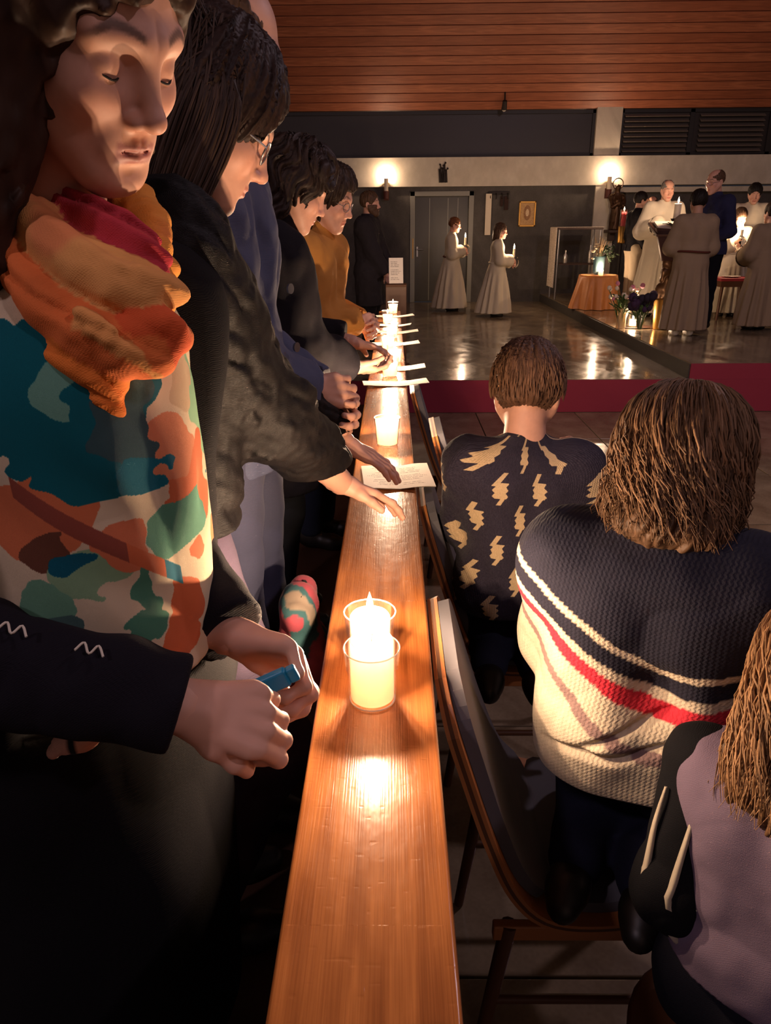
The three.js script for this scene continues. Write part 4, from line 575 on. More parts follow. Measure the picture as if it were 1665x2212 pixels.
{ // woman with curly dark hair in a black coat
  const q = figure('person', 'woman in a long black coat with curly dark hair, cupping her hands by the candles', { at: [-0.44, 0.14, -2.55], face: [1, -0.25], h: 1.74, bow: 0.45, lean: 0.10, w: 1.1, skin: SKIN.fair, cell: 0.012, handCell: 0.004,
    wrR: [-0.145, 1.13, -2.62, 1], wrL: [-0.155, 1.19, -2.80, 1], handR: { along: [0.75, -0.25, -0.55], palm: [0.1, 0.8, -0.4], side: 1, curl: [0.4, 0.5, 0.3] }, handL: { along: [0.92, -0.22, -0.25], palm: [0, -1, 0], side: 1, curl: [0.25, 0.35, 0.3], thumb: [0.8, 0.3, 0.2], thumbOut: 0.7 },
    top: { mat: cloth(0x17151a), hem: 0.34, inf: 0.035, fold: 0.009, name: 'coat', cuff: 0.03 }, legs: { mat: cloth(0x24262c) }, hair: { type: 'long', rgb: [0.028, 0.016, 0.012], len: 0.16, vol: 0.03, amp: 0.014, flow: 16, wave: 0.8 } });
  wear(q.p, 'cuff', garment([cap(mid3(q.j.elR, q.j.wrR, 0.72), 0.044, mid3(q.j.elR, q.j.wrR, 0.98), 0.041)], 0.006, { cut: planeCut(mid3(q.j.elR, q.j.wrR, 1.0), dir3(q.j.elR, q.j.wrR)) }), cloth(0xd9d2c4), 'white shirt cuff');
}
{ // person in the ochre jacket
  figure('person', 'person with glasses in an ochre jacket, hands held together beyond the black coat', { at: [-0.36, 0.14, -3.35], face: [1, 0.25], h: 1.72, bow: 0.35, lean: 0.06, w: 1.05, skin: SKIN.fair, cell: 0.013, handCell: 0.004, wrR: [-0.16, 1.20, -3.36, 1], wrL: [-0.155, 1.19, -3.46, 1], handR: { curl: [0.6, 0.8, 0.5] }, handL: { curl: [0.6, 0.8, 0.5] },
    top: { mat: cloth(0xb9813f), hem: 0.44, inf: 0.03, fold: 0.01, label: 'ochre jacket' }, legs: { mat: cloth(0x2b3140) }, hair: { type: 'long', rgb: HAIR.dark, len: 0.13, vol: 0.02, amp: 0.009, flow: 20 }, glasses: true });
}

// ---------------------------------------------------------------- chairs of the front row, backs against the ledge
function sheet(prof, width, th, nS = 36, nT = 14, off = 0) {                                // bent sheet: profile in x-y, width along z, rounded ends
  const cv = new THREE.CatmullRomCurve3(prof.map(p => V(p[0], p[1], 0)), false, 'catmullrom', 0.5), pos = [], ind = [];
  for (let i = 0; i <= nS; i++) { const t = i / nS, p = cv.getPointAt(t), tg = cv.getTangentAt(t), nx = tg.y, ny = -tg.x, w = width(t) / 2; for (let s = 0; s < 2; s++) for (let k = 0; k <= nT; k++) { const z = (k / nT * 2 - 1) * w, o = off + (s ? th : 0); pos.push(p.x - nx * o, p.y - ny * o, z); } }
  const at = (i, s, k) => (i * 2 + s) * (nT + 1) + k;
  for (let i = 0; i < nS; i++) { for (let k = 0; k < nT; k++) { ind.push(at(i, 0, k), at(i, 0, k + 1), at(i + 1, 0, k), at(i + 1, 0, k), at(i, 0, k + 1), at(i + 1, 0, k + 1)); ind.push(at(i, 1, k), at(i + 1, 1, k), at(i, 1, k + 1), at(i + 1, 1, k), at(i + 1, 1, k + 1), at(i, 1, k + 1)); } for (const k of [0, nT]) { const q = [at(i, 0, k), at(i + 1, 0, k), at(i, 1, k), at(i + 1, 1, k)]; k ? ind.push(q[0], q[2], q[1], q[1], q[2], q[3]) : ind.push(q[0], q[1], q[2], q[1], q[3], q[2]); } }
  for (const i of [0, nS]) for (let k = 0; k < nT; k++) { const q = [at(i, 0, k), at(i, 0, k + 1), at(i, 1, k), at(i, 1, k + 1)]; i ? ind.push(q[0], q[1], q[2], q[1], q[3], q[2]) : ind.push(q[0], q[2], q[1], q[1], q[2], q[3]); }
  let g = new THREE.BufferGeometry(); g.setAttribute('position', new THREE.Float32BufferAttribute(pos, 3)); g.setIndex(ind); g = g.toNonIndexed(); g.computeVertexNormals(); return g;
}
const chairProf = [[0, 0.90], [0.035, 0.78], [0.085, 0.62], [0.135, 0.50], [0.20, 0.435], [0.30, 0.425], [0.42, 0.45], [0.52, 0.455]];
const endR = (t, w, a, b) => w * (t < a ? Math.sqrt(Math.max(0.02, 1 - Math.pow(1 - t / a, 2.2) * 0.6)) : t > 1 - b ? Math.sqrt(Math.max(0.02, 1 - Math.pow((t - 1 + b) / b, 2.4) * 0.6)) : 1);
const shellG = [0, 1, 2].map(i => sheet(chairProf, t => endR(t, 0.44, 0.09, 0.06), 0.0066, 40, 12, -0.014 + i * 0.0067));
const padBack = sheet(chairProf.slice(0, 5), t => endR(t, 0.385, 0.16, 0.1), 0.022, 28, 12, 0.007), padSeat = sheet(chairProf.slice(4), t => endR(t, 0.385, 0.1, 0.16), 0.024, 20, 12, 0.007);
function chair(z, x, label, turn = 0) {
  const c = thing('chair', label, 'chair', [x, 0, z], turn, undefined), s = new THREE.Group(); s.name = 'shell'; c.add(s);
  shellG.forEach((g, i) => part('ply_layer', g, i === 1 ? M.plyDark : M.ply, s)); s.userData.label = 'bent plywood shell with layered edge';
  part('back_pad', padBack, M.felt, c); part('seat_pad', padSeat, M.felt, c);
  for (const sz of [-0.19, 0.19]) { part('rail', box(0.40, 0.035, 0.02, 0.30, 0.385, sz, 0.004), M.ply, c); for (const sx of [0.13, 0.47]) part('leg', rod([sx, 0.40, sz], [sx + (sx < 0.3 ? -0.05 : 0.04), 0.006, sz], 0.016, 0.012, 10), M.plyDark, c); part('stretcher', rod([0.10, 0.2, sz], [0.49, 0.2, sz], 0.009), M.plyDark, c); }
  return c;
}
chair(-1.17, 0.080, 'plywood chair with a grey felt pad beside the two tall candle glasses');
chair(-1.97, 0.080, 'plywood chair with a grey felt pad on which the boy kneels');
chair(-2.66, 0.150, 'plywood chair standing slightly forward of its row, before the boy');
chair(-3.38, 0.090, 'plywood chair at the end of the row by the open booklets');

// ---------------------------------------------------------------- children
const kneel = seat => (j, L, f, r) => { const hy = j.hipR[1]; for (const [k, a, s] of [['knR', 'anR', 1], ['knL', 'anL', -1]]) { const h = s > 0 ? j.hipR : j.hipL; j[k] = [h[0] + f.x * 0.10, seat + 0.055, h[2] + f.z * 0.10]; j[a] = [h[0] - f.x * 0.12, seat + 0.05, h[2] - f.z * 0.12]; } };
{ // boy with cropped brown hair in a dark sweater with pale jagged checks
  const pat = tex(512, 512, (u, v, x, y) => { const s = 6, a = u * s, b = v * s, i = Math.floor(a), k = Math.floor(b), fu = a - i, fv = b - k, zig = 0.11 * (2 * Math.abs(((fv * 5) % 1) - 0.5)); const on = (Math.abs(fu - 0.5) + zig < 0.33 && fv > 0.22 && fv < 0.72) || (Math.abs(fu - 0.3 - (fv - 0.7) * 0.8) < 0.12 && fv >= 0.62) || (Math.abs(fu - 0.62 + (0.25 - fv) * 0.9) < 0.1 && fv <= 0.28); const n = noise(x * 0.5, y * 0.5, 2) * 9; return on && (i + k) % 2 === 0 ? [205 + n, 180 + n, 142 + n] : [52 + n, 48 + n, 62 + n]; });
  const ce = [0.33, -1.75], R = 0.165;
  const q = figure('person', 'boy with short brown hair in a dark sweater with cream jagged checks, seen from behind', { at: [0.325, 0.07, -1.76], face: [0.12, -1], h: 1.215, s: 0.96, sw: 0.112, bow: 0.18, headTurn: 0.05, w: 1.12, child: 1, skin: SKIN.fair, kneel: true, jmod: kneel(0.46), cell: 0.009, headCell: 0.0045, lean: 0.02,
    wrR: [0.535, 0.93, -1.93, 1], wrL: [-0.08, 0.72, 0.24], handR: { along: [0.05, 0.75, -0.55], curl: [0.5, 0.7, 0.4] }, top: { name: 'sweater', mat: cloth(0xffffff, { map: pat, bumpMap: rep(knit, 6, 6), bumpScale: 0.0015 }), hem: 0.47, inf: 0.022, cell: 0.0065, fold: 0.007, uv: (x, y, z) => [Math.atan2(x - ce[0], z - ce[1]) * R / 0.48, y / 0.48] }, legs: { mat: cloth(0x1d2030) }, hair: { type: 'short', rgb: [0.12, 0.062, 0.036], vol: 0.012, amp: 0.004, flow: 70 }, hairCell: 0.0045, neckR: 0.05 });
  const HL = v => toWorld(q.F, q.c, q.s, v);                                                  // cropped tufts
  const lk = locks(900, 15, (R) => { const a = R() * 2 * Math.PI, e = Math.acos(lerp(-0.28, 1, R())), sx = Math.sin(e) * Math.sin(a), sy = Math.cos(e), sz = Math.sin(e) * Math.cos(a); if (sz > 0.25 && sy < 0.35) return null; const b = [sx * 0.092, 0.044 + sy * 0.103, -0.017 + sz * 0.11], dn = [sx * 0.004, -0.016 - 0.012 * (1 - sy), sz * 0.004 - 0.003]; return [b, [b[0] + sx * 0.004 + dn[0] * 0.4, b[1] + sy * 0.004 + dn[1] * 0.4, b[2] + sz * 0.004], [b[0] + dn[0], b[1] + dn[1], b[2] + dn[2]]].map(HL); }, 0.0012, 0.0022, R => { const n = 0.7 + R() * 0.9; return [0.15 * n, 0.08 * n, 0.045 * n]; }, 5, 4);
  const g = mergeIndexed(lk); g.translate(-q.p.position.x, -q.p.position.y, -q.p.position.z); part('hair_strands', g, hairMat(0xffffff), q.p);
}
{ // girl in the navy and cream striped sweater
  const f = V(0.42, 0, -0.9).normalize(), r = V(-f.z, 0, f.x), at = [0.438, 0.055, -1.10];
  const cols = { navy: [0.016, 0.016, 0.028], cream: [0.56, 0.48, 0.36], red: [0.55, 0.03, 0.05], mauve: [0.24, 0.16, 0.15] };
  const bands = [[1e9, 'navy'], [0.030, 'cream'], [0.016, 'navy'], [-0.018, 'cream'], [-0.036, 'red'], [-0.064, 'cream'], [-0.112, 'mauve'], [-0.134, 'cream']];
  const stripe = (x, y, z) => { const a = (x - at[0]) * r.x + (z - at[2]) * r.z; const wv = y - 0.905 - (a < 0.03 ? (0.03 - a) * 0.55 : (a - 0.03) * 0.12) + 0.006 * noise(x * 14, y * 14, z * 14); let c = cols.navy; for (const [t, n] of bands) if (wv < t) c = cols[n]; const n = 1 + 0.12 * noise(x * 120, y * 120, z * 120); return [c[0] * n, c[1] * n, c[2] * n]; };
  const pinch = (x, y, z) => { const a = (x - at[0]) * r.x + (z - at[2]) * r.z - 0.03, b = y - 0.885; return 0.042 * Math.exp(-(a * a) / 0.0022 - (b * b) / 0.0030) - 0.030 * Math.exp(-((a + 0.11) ** 2) / 0.014 - ((y - 0.79) ** 2) / 0.006) + 0.014 * Math.exp(-((y - 0.775 - (a + 0.1) * 0.25 - 0.006 * Math.sin(a * 40)) ** 2) / 0.00006) * sstep(-0.2, -0.1, a) * sstep(0.06, 0.0, a) + 0.012 * Math.exp(-((y - 0.815 - (a + 0.06) * 0.55) ** 2) / 0.00007) * sstep(-0.13, -0.06, a) * sstep(0.05, 0.01, a); };
  const q = figure('person', 'girl with wavy brown hair in a navy and cream sweater with a red stripe', { at, face: [f.x, f.z], h: 1.26, s: 0.93, sw: 0.117, bow: 0.42, lean: 0.04, headTurn: 0.12, w: 1.26, child: 1, skin: SKIN.fair, kneel: true, jmod: kneel(0.46), cell: 0.009, headCell: 0.005,
    wrR: [0.16, 0.60, 0.26], wrL: [-0.17, 0.62, 0.24], top: { name: 'sweater', mat: cloth(0xffffff, { vertexColors: true, bumpMap: rep(knit, 8, 8), bumpScale: 0.0012 }), hem: 0.505, inf: 0.036, cell: 0.0045, color: stripe, foldFn: (x, y, z) => pinch(x, y, z) + wrinkle(0.007, 9, 10, 9, 6)(x, y, z) }, legs: { mat: cloth(0x15172a) }, hair: { type: 'long', rgb: [0.095, 0.052, 0.028], len: 0.10, vol: 0.018, amp: 0.006, flow: 26, wave: 0.7, back: 0.01 }, hairCell: 0.0048 });
  const HL = v => toWorld(q.F, q.c, q.s, v);
  const lk = locks(1500, 33, (R) => { const a = (R() * 2 - 1) * 2.25 + Math.PI, rad = 1 + (R() - 0.5) * 0.12, sx = Math.sin(a), sz = Math.cos(a), ph = R() * 6, am = 0.005 + R() * 0.012, L = 0.10 + R() * 0.09, P = []; for (let i = 0; i <= 8; i++) { const t = i / 8, e = clamp(t / 0.4, 0, 1) * 1.5, down = Math.max(0, t - 0.36) / 0.64 * L; const q0 = [sx * (0.02 + 0.088 * Math.sin(e)) * rad, 0.044 + 0.108 * Math.cos(e) * rad - down, -0.017 + sz * (0.02 + 0.1 * Math.sin(e)) * rad]; P.push(HL([q0[0] + am * Math.sin(t * 14 + ph) * (0.3 + t), q0[1], q0[2] + am * Math.cos(t * 14 + ph) * (0.3 + t)])); } return P; }, 0.0011, 0.0024, R => { const n = 0.55 + R() * 1.1; return [0.15 * n, 0.085 * n, 0.045 * n]; }, 16, 5);
  const g = mergeIndexed(lk); g.translate(-q.p.position.x, -q.p.position.y, -q.p.position.z); part('hair_strands', g, hairMat(0xffffff), q.p);
}
{ // child with long fair hair in a mauve top with black striped sleeves, on a low stool
  const st = thing('stool', 'low wooden stool under the child with striped black sleeves', 'stool', [0.53, 0, -0.77]);
  part('seat', lathe([[0.0001, 0.36], [0.15, 0.36], [0.158, 0.37], [0.158, 0.388], [0.15, 0.395], [0.0001, 0.395]], 28), M.plyDark, st); for (let i = 0; i < 4; i++) { const a = i * Math.PI / 2 + 0.4; part('leg', rod([Math.cos(a) * 0.1, 0.362, Math.sin(a) * 0.1], [Math.cos(a) * 0.15, 0.004, Math.sin(a) * 0.15], 0.016, 0.013), M.plyDark, st); }
  const sit = (j, L, f, r) => { for (const [k, a, s] of [['knR', 'anR', 1], ['knL', 'anL', -1]]) { const h = s > 0 ? j.hipR : j.hipL; j[k] = [h[0] + f.x * 0.3, 0.47, h[2] + f.z * 0.3]; j[a] = [h[0] + f.x * 0.3, 0.10, h[2] + f.z * 0.3]; } };
  const f = V(0.8, 0, -0.6).normalize(), q = figure('person', 'child with long light brown hair and a mauve top with white-striped black sleeves', { at: [0.53, -0.175, -0.77], face: [f.x, f.z], h: 1.28, s: 0.94, bow: 0.5, lean: 0.10, headTurn: -0.2, w: 0.88, elL: [0.418, 0.655, -0.83], child: 1, skin: SKIN.fair, jmod: sit, barefoot: true, cell: 0.009, headCell: 0.005,
    wrR: [0.74, 0.60, -0.80, 1], wrL: [0.50, 0.53, -0.86, 1], top: { name: 'top', mat: cloth(0x6a5c6e), hem: 0.585, inf: 0.030, cell: 0.006, sleeveless: true, fold: 0.007 }, legs: { mat: cloth(0x15161f) }, hair: { type: 'long', rgb: [0.17, 0.09, 0.042], len: 0.16, vol: 0.02, amp: 0.009, flow: 22, wave: 0.7 }, hairCell: 0.0048 });
  for (const [s, k] of [['R', 1], ['L', -1]]) { const sh = q.j['sh' + s], el = q.j['el' + s], wr = q.j['wr' + s]; const sv = wear(q.p, 'sleeve', garment([cap(sh, 0.064, el, 0.052), cap(el, 0.052, wr, 0.043)], 0.005, { fold: wrinkle(0.005, 16, 16, 16, 3) }), cloth(0x0b0b10), 'black sleeve with white stripes');
    const tape = cloth(0xd8ccb4); for (const rot of [-0.75, 0.05, 0.85]) { const P = []; for (let i = 0; i <= 10; i++) { const t = 0.12 + i * 0.085, c0 = t < 0.55 ? mid3(sh, el, t / 0.55) : mid3(el, wr, (t - 0.55) / 0.45), ax = V(...(t < 0.55 ? dir3(sh, el) : dir3(el, wr))), o = V(-0.33, 0.7, 0.62); o.addScaledVector(ax, -o.dot(ax)).normalize().applyAxisAngle(ax, rot * k); const rr = lerp(0.066, 0.045, t) + 0.0015 + 0.002 * Math.sin(i * 1.3 + rot); P.push([c0[0] + o.x * rr, c0[1] + o.y * rr, c0[2] + o.z * rr]); } const g = tube(P, t => 0.0062 * Math.sin(Math.PI * clamp(0.1 + t * 0.8, 0, 1)), 26, 7); g.translate(-q.p.position.x, -q.p.position.y, -q.p.position.z); part('stripe', g, tape, sv); } }
  const HL = v => toWorld(q.F, q.c, q.s, v);
  const lk = locks(1200, 51, (R) => { const a = (R() * 2 - 1) * 2.3 + Math.PI, sx = Math.sin(a), sz = Math.cos(a), ph = R() * 6, am = 0.006 + R() * 0.011, L = 0.14 + R() * 0.12, P = []; for (let i = 0; i <= 8; i++) { const t = i / 8, e = clamp(t / 0.4, 0, 1) * 1.5, down = Math.max(0, t - 0.36) / 0.64 * L; P.push(HL([sx * (0.02 + 0.09 * Math.sin(e)) + am * Math.sin(t * 12 + ph), 0.044 + 0.108 * Math.cos(e) - down, -0.017 + sz * (0.02 + 0.1 * Math.sin(e)) + am * Math.cos(t * 12 + ph)])); } return P; }, 0.0011, 0.0022, R => { const n = 0.6 + R() * 1.0; return [0.25 * n, 0.14 * n, 0.065 * n]; }, 16, 5);
  lk.push(...locks(300, 57, (R) => { const w = R() - 0.5, d = R() - 0.5, ph = R() * 6, P = [], a = HL([-0.09, -0.08, 0.02]), b = [0.55 + w * 0.06, 0.72, -0.76 + d * 0.05]; for (let i = 0; i <= 6; i++) { const t = i / 6, m = mid3(a, b, t); P.push([m[0] + w * 0.05 + 0.006 * Math.sin(t * 12 + ph), m[1], m[2] + d * 0.05 + 0.006 * Math.cos(t * 12 + ph)]); } return P; }, 0.0012, 0.0026, R => { const n = 0.6 + R(); return [0.15 * n, 0.075 * n, 0.035 * n]; }, 14, 5));
  const g = mergeIndexed(lk); g.translate(-q.p.position.x, -q.p.position.y, -q.p.position.z); part('hair_strands', g, hairMat(0xffffff), q.p);
}

// ---------------------------------------------------------------- far wall: candles, pictures, hooks, spotlight
function wallCandle(x, z, label) {
  const c = thing('wall_candle', label, 'candle', [x, 2.02, z]);
  part('bracket', [cyl(0.045, 0.05, 0.12, 0, 0, 0.07), box(0.09, 0.16, 0.02, 0, 0.06, 0.01, 0.004), box(0.05, 0.03, 0.07, 0, 0.03, 0.035)], std(0x5a2c20, 0.6), c, 'reddish wooden bracket');
  part('candle_body', waxGeo(0.036, 0.20).translate(0, 0.12, 0.07), M.waxplain, c); part('wick', rod([0, 0.31, 0.07], [0, 0.335, 0.07], 0.002), M.wick, c);
  const h = new THREE.Group(); h.name = 'burner'; h.position.z = 0.07; c.add(h); flame(h, 0.325, true, 0.33); return c;
}
wallCandle(-0.11, ZW + 0.06, 'lit candle on a wall bracket above the man standing by the door');
wallCandle(3.66, ZW + 0.06, 'lit candle on a wall bracket on the pale column');
{ const r = thing('wall_relief', 'small dark bronze relief of figures on the pale band above the door', 'relief', [0.845, 2.27, ZW + 0.062]); const R = rng(4);
  for (let i = 0; i < 9; i++) { const x = (R() - 0.5) * 0.15, h = 0.1 + R() * 0.22; part('relief_figure', [rod([x, 0, 0.008], [x + (R() - 0.5) * 0.05, h, 0.012], 0.018, 0.011, 8), new THREE.SphereGeometry(0.016, 10, 8).translate(x + (R() - 0.5) * 0.05, h + 0.01, 0.012)], M.iron, r); } }
{ const p = thing('picture', 'small golden framed picture on the dark wall right of the door', 'picture', [2.325, 1.56, ZW]);
  part('frame', [span(-0.145, 0.145, 0, 0.03, 0, 0.03, 0.005), span(-0.145, 0.145, 0.38, 0.41, 0, 0.03, 0.005), span(-0.145, -0.118, 0, 0.41, 0, 0.03, 0.005), span(0.118, 0.145, 0, 0.41, 0, 0.03, 0.005)], M.gold, p);
  const im = tex(64, 96, (u, v, x, y) => { const d = Math.hypot((u - 0.5) * 1.3, v - 0.55), n = noise(x * 0.3, y * 0.3, 2) * 14; return d < 0.16 ? [215 + n, 190 + n, 150 + n] : d < 0.34 ? [150 + n, 108 + n, 66 + n] : [188 + n, 150 + n, 96 + n]; });
  part('image', new THREE.PlaneGeometry(0.24, 0.36).translate(0, 0.205, 0.012), std(0xffffff, 0.6, { map: im }), p); }
{ const h = thing('hook_rail', 'dark iron hook rail on the wall beside the door', 'rail', [1.82, 2.05, ZW]); part('rail', box(0.36, 0.05, 0.025, 0, 0.05, 0.014, 0.004), M.iron, h);
  for (let i = 0; i < 4; i++) part('hook', tube([[-0.15 + i * 0.1, 0.05, 0.02], [-0.15 + i * 0.1, 0.02, 0.07], [-0.15 + i * 0.1, -0.03, 0.08], [-0.15 + i * 0.1, -0.04, 0.05]], 0.008, 10, 6), M.iron, h);
  for (const [x, w, l] of [[0.05, 0.05, 0.16], [0.13, 0.07, 0.22]]) part('strap', box(w, l, 0.015, x, -l / 2, 0.05, 0.004), cloth(0x3a2a26), h); }
{ const g = new THREE.PlaneGeometry(0.10, 0.66, 6, 30), P = g.attributes.position; for (let i = 0; i < P.count; i++) P.setZ(i, 0.008 * Math.sin(P.getX(i) * 60 + P.getY(i) * 2)); const b = g.clone().translate(0, 0, -0.006); g.computeVertexNormals(); b.computeVertexNormals();
  single('stole', [g, b], cloth(0xd8cdb8), 'long pale cloth strip hanging from the hook rail', 'cloth', [1.645, 1.76, ZW + 0.075]); }
{ const s = thing('spotlight', 'small dark spotlight hanging from the edge of the plank ceiling', 'lamp', [1.82, 3.40, ZW + 0.22]);
  part('arm', rod([0, 0.22, 0], [0, 0.05, 0.02], 0.012), M.iron, s); part('housing', cyl(0.045, 0.035, 0.13, 0, -0.06, 0).rotateX(0.5), M.iron, s); part('lens', new THREE.SphereGeometry(0.034, 16, 10).translate(0, -0.055, -0.028), std(0xcfc8bc, 0.3), s); }

// ---------------------------------------------------------------- desk end with an upright booklet beyond the ledge
{ const d = thing('book_stand', 'narrow wooden stand with a sloping top beyond the end of the ledge', 'stand', [0.03, H1, -7.35]);
  part('panel', [span(-0.10, 0.10, 0, 0.76, -0.02, 0.02, 0.004), span(-0.13, 0.13, 0, 0.04, -0.12, 0.12, 0.004)], M.plyDark, d); part('top', (() => { const g = box(0.2, 0.02, 0.06, 0, 0, 0, 0.003); g.rotateX(0.2); return g.translate(0, 0.765, 0.02); })(), M.plyDark, d);
  const b = thing('booklet', 'white leaflet propped upright on the wooden stand', 'leaflet', [0.03, H1 + 0.778, -7.35]); const g = box(0.135, 0.235, 0.006); g.rotateX(-0.22); g.translate(0, 0.118, 0.0); part('page', g, M.print, b); b.rotation.y = 0.05; }

// ---------------------------------------------------------------- altar platform: furniture and flowers
{ const t = thing('side_table', 'chrome-legged side table with a white lace cloth by the far wall', 'table', [2.99, H2, -12.75]);
  part('top', box(0.72, 0.03, 0.5, 0, 1.09, 0, 0.005), M.dwood, t); for (const [x, z] of [[-0.33, 0.22], [0.33, 0.22], [-0.33, -0.22], [0.33, -0.22]]) part('leg', rod([x, 1.08, z], [x, 0.003, z], 0.016), M.steel, t); part('shelf', box(0.66, 0.02, 0.42, 0, 0.55, 0), M.dwood, t);
  const lace = std(0xffffff, 0.9, { map: rep(tex(128, 128, (u, v, x, y) => { const n = Math.sin(x * 0.39) * Math.sin(y * 0.39) * 18 + noise(x * 0.2, y * 0.2, 1) * 22; return [196 + n, 182 + n, 166 + n]; }), 3, 3) });
  const cl = single('table_cloth', [uvBox(box(0.74, 0.008, 0.52, 0, 1.11, 0, 0.003)), (() => { const g = uvBox(new THREE.BoxGeometry(0.012, 0.92, 0.50, 1, 12, 16)), P = g.attributes.position; for (let i = 0; i < P.count; i++) P.setX(i, P.getX(i) + 0.012 * Math.sin(P.getZ(i) * 40) * (0.5 - P.getY(i))); g.computeVertexNormals(); return g.translate(-0.378, 0.65, 0); })()], lace, 'white lace cloth hanging over the left end of the chrome-legged table', 'tablecloth', [2.99, H2, -12.75]);
  for (const [x, h] of [[-0.18, 0.20], [0.22, 0.28]]) single('bottle', lathe([[0.0001, 0], [0.03, 0.002], [0.032, 0.01], [0.032, h * 0.6], [0.012, h * 0.8], [0.012, h], [0.0001, h]], 20), std(0xb9b3aa, 0.2, { metalness: 0.6 }), h > 0.25 ? 'taller shiny bottle on the shelf of the chrome-legged table' : 'shorter shiny bottle on the shelf of the chrome-legged table', 'bottle', [2.99 + x, H2 + 0.56, -12.65]); }
{ // round table under a golden cloth
  const t = thing('small_table', 'low round table hidden under the golden cloth', 'table', [2.99, H2, -11.2]); part('top', cyl(0.26, 0.26, 0.02, 0, 0.44, 0, 32), M.dwood, t); part('leg', rod([0, 0.44, 0], [0, 0.02, 0], 0.03), M.dwood, t); part('base', cyl(0.17, 0.15, 0.02, 0, 0, 0), M.dwood, t);
  const pos = [], ind = [], n = 120, m = 20; for (let i = 0; i <= m; i++) { const t2 = i / m, fl = Math.max(0, (t2 - 0.35) / 0.65), y = t2 < 0.35 ? 0.468 : 0.468 - fl * 0.462; for (let k = 0; k < n; k++) { const a = k / n * 2 * Math.PI, sw = 1 + (0.16 * Math.max(0, Math.cos(a - Math.PI * 0.95)) + 0.1) * fl, rr = t2 < 0.35 ? 0.275 * t2 / 0.35 : 0.275 * sw + fl * 0.04 + fl * 0.035 * Math.sin(a * 9 + Math.sin(a * 3)) + fl * 0.012 * Math.sin(a * 21); pos.push(Math.cos(a) * rr, y, Math.sin(a) * rr); } }
  for (let i = 0; i < m; i++) for (let k = 0; k < n; k++) { const a = i * n + k, b = i * n + (k + 1) % n; ind.push(a, b, a + n, b, b + n, a + n); } const g = new THREE.BufferGeometry(); g.setAttribute('position', new THREE.Float32BufferAttribute(pos, 3)); g.setIndex(ind); g.computeVertexNormals();
  single('golden_cloth', g, phys({ color: 0xb9763e, roughness: 0.45, side: THREE.DoubleSide, sheen: 0.6, sheenColor: new THREE.Color(0xffc080) }), 'shiny golden cloth draped to the floor over the round table', 'tablecloth', [2.99, H2, -11.2]);
  const vz = [2.99, H2 + 0.470, -11.2]; single('flower_vase', lathe([[0.0001, 0.004], [0.05, 0.004], [0.075, 0.03], [0.08, 0.24], [0.082, 0.25], [0.084, 0.24], [0.079, 0.02], [0.05, 0], [0.0001, 0]], 32), phys({ color: 0x9fc4cc, roughness: 0.08, transmission: 0.8, thickness: 0 }), 'bluish glass vase of dried flowers on the golden cloth', 'vase', [vz[0], vz[1], vz[2] - 0.02]);
  const c = thing('candle', 'small lit tea candle before the flower vase on the golden cloth', 'candle', [vz[0], vz[1], vz[2] + 0.12]); part('wax', waxGeo(0.035, 0.07), M.wax, c); part('wick', rod([0, 0.065, 0], [0, 0.08, 0], 0.001), M.wick, c); flame(c, 0.072, false, 0.2);
  const b = thing('flower_arrangement', 'dried twigs, pale blossoms and dark leaves in the bluish vase', 'flowers', [vz[0], vz[1] + 0.05, vz[2] - 0.02]); const R = rng(12), tw = std(0xa98a62, 0.8), lf = std(0x2b3a22, 0.7), fl = std(0xd9c7a4, 0.8);
  for (let i = 0; i < 9; i++) { const a = R() * 6, s = 0.08 + R() * 0.12; part('twig', tube([[0, 0, 0], [Math.cos(a) * s * 0.3, 0.2, Math.sin(a) * s * 0.3], [Math.cos(a) * s * 0.9 + 0.03, 0.36 + R() * 0.12, Math.sin(a) * s]], t => 0.012 * (1 - t * 0.6), 10, 6), tw, b); }
  const leaf = new THREE.SphereGeometry(1, 8, 6).scale(0.03, 0.006, 0.012).translate(0.03, 0, 0); for (let i = 0; i < 46; i++) { const m2 = part('leaf', leaf, lf, b); m2.position.set(0.06 + R() * 0.16, 0.12 + R() * 0.22, (R() - 0.5) * 0.2); m2.rotation.set(R() * 6, R() * 6, R() * 2 - 1); m2.scale.setScalar(0.8 + R() * 0.8); }
  const pet = new THREE.SphereGeometry(0.018, 9, 7); for (let i = 0; i < 22; i++) { const m2 = part('blossom', pet, fl, b); m2.position.set(-0.12 + R() * 0.14, 0.17 + R() * 0.2, (R() - 0.5) * 0.14); m2.scale.set(1, 0.7, 1); } }
{ // paschal candle on its stand
  const s = thing('candle_stand', 'tall dark stand with a golden holder for the red candle', 'stand', [3.43, H2, -11.75]);
  part('base', lathe([[0.0001, 0], [0.17, 0], [0.17, 0.02], [0.05, 0.05], [0.02, 0.07], [0.0001, 0.07]], 28), M.iron, s); part('pole', rod([0, 0.05, 0], [0, 0.9, 0], 0.022), M.iron, s); part('holder', lathe([[0.0001, 0.88], [0.055, 0.88], [0.06, 0.9], [0.062, 1.12], [0.0001, 1.12]], 24), M.gold, s);
  const c = thing('candle', 'tall red and white altar candle in a glass sleeve on the golden holder', 'candle', [3.43, H2 + 1.121, -11.75]); part('wax', waxGeo(0.037, 0.2), std(0xa01c20, 0.5), c, 'red wax'); part('sleeve', lathe([[0.05, 0.0], [0.052, 0.23], [0.054, 0.0]], 24), M.glass, c); part('wick', rod([0, 0.19, 0], [0, 0.22, 0], 0.002), M.wick, c); flame(c, 0.205, true, 0.4); }
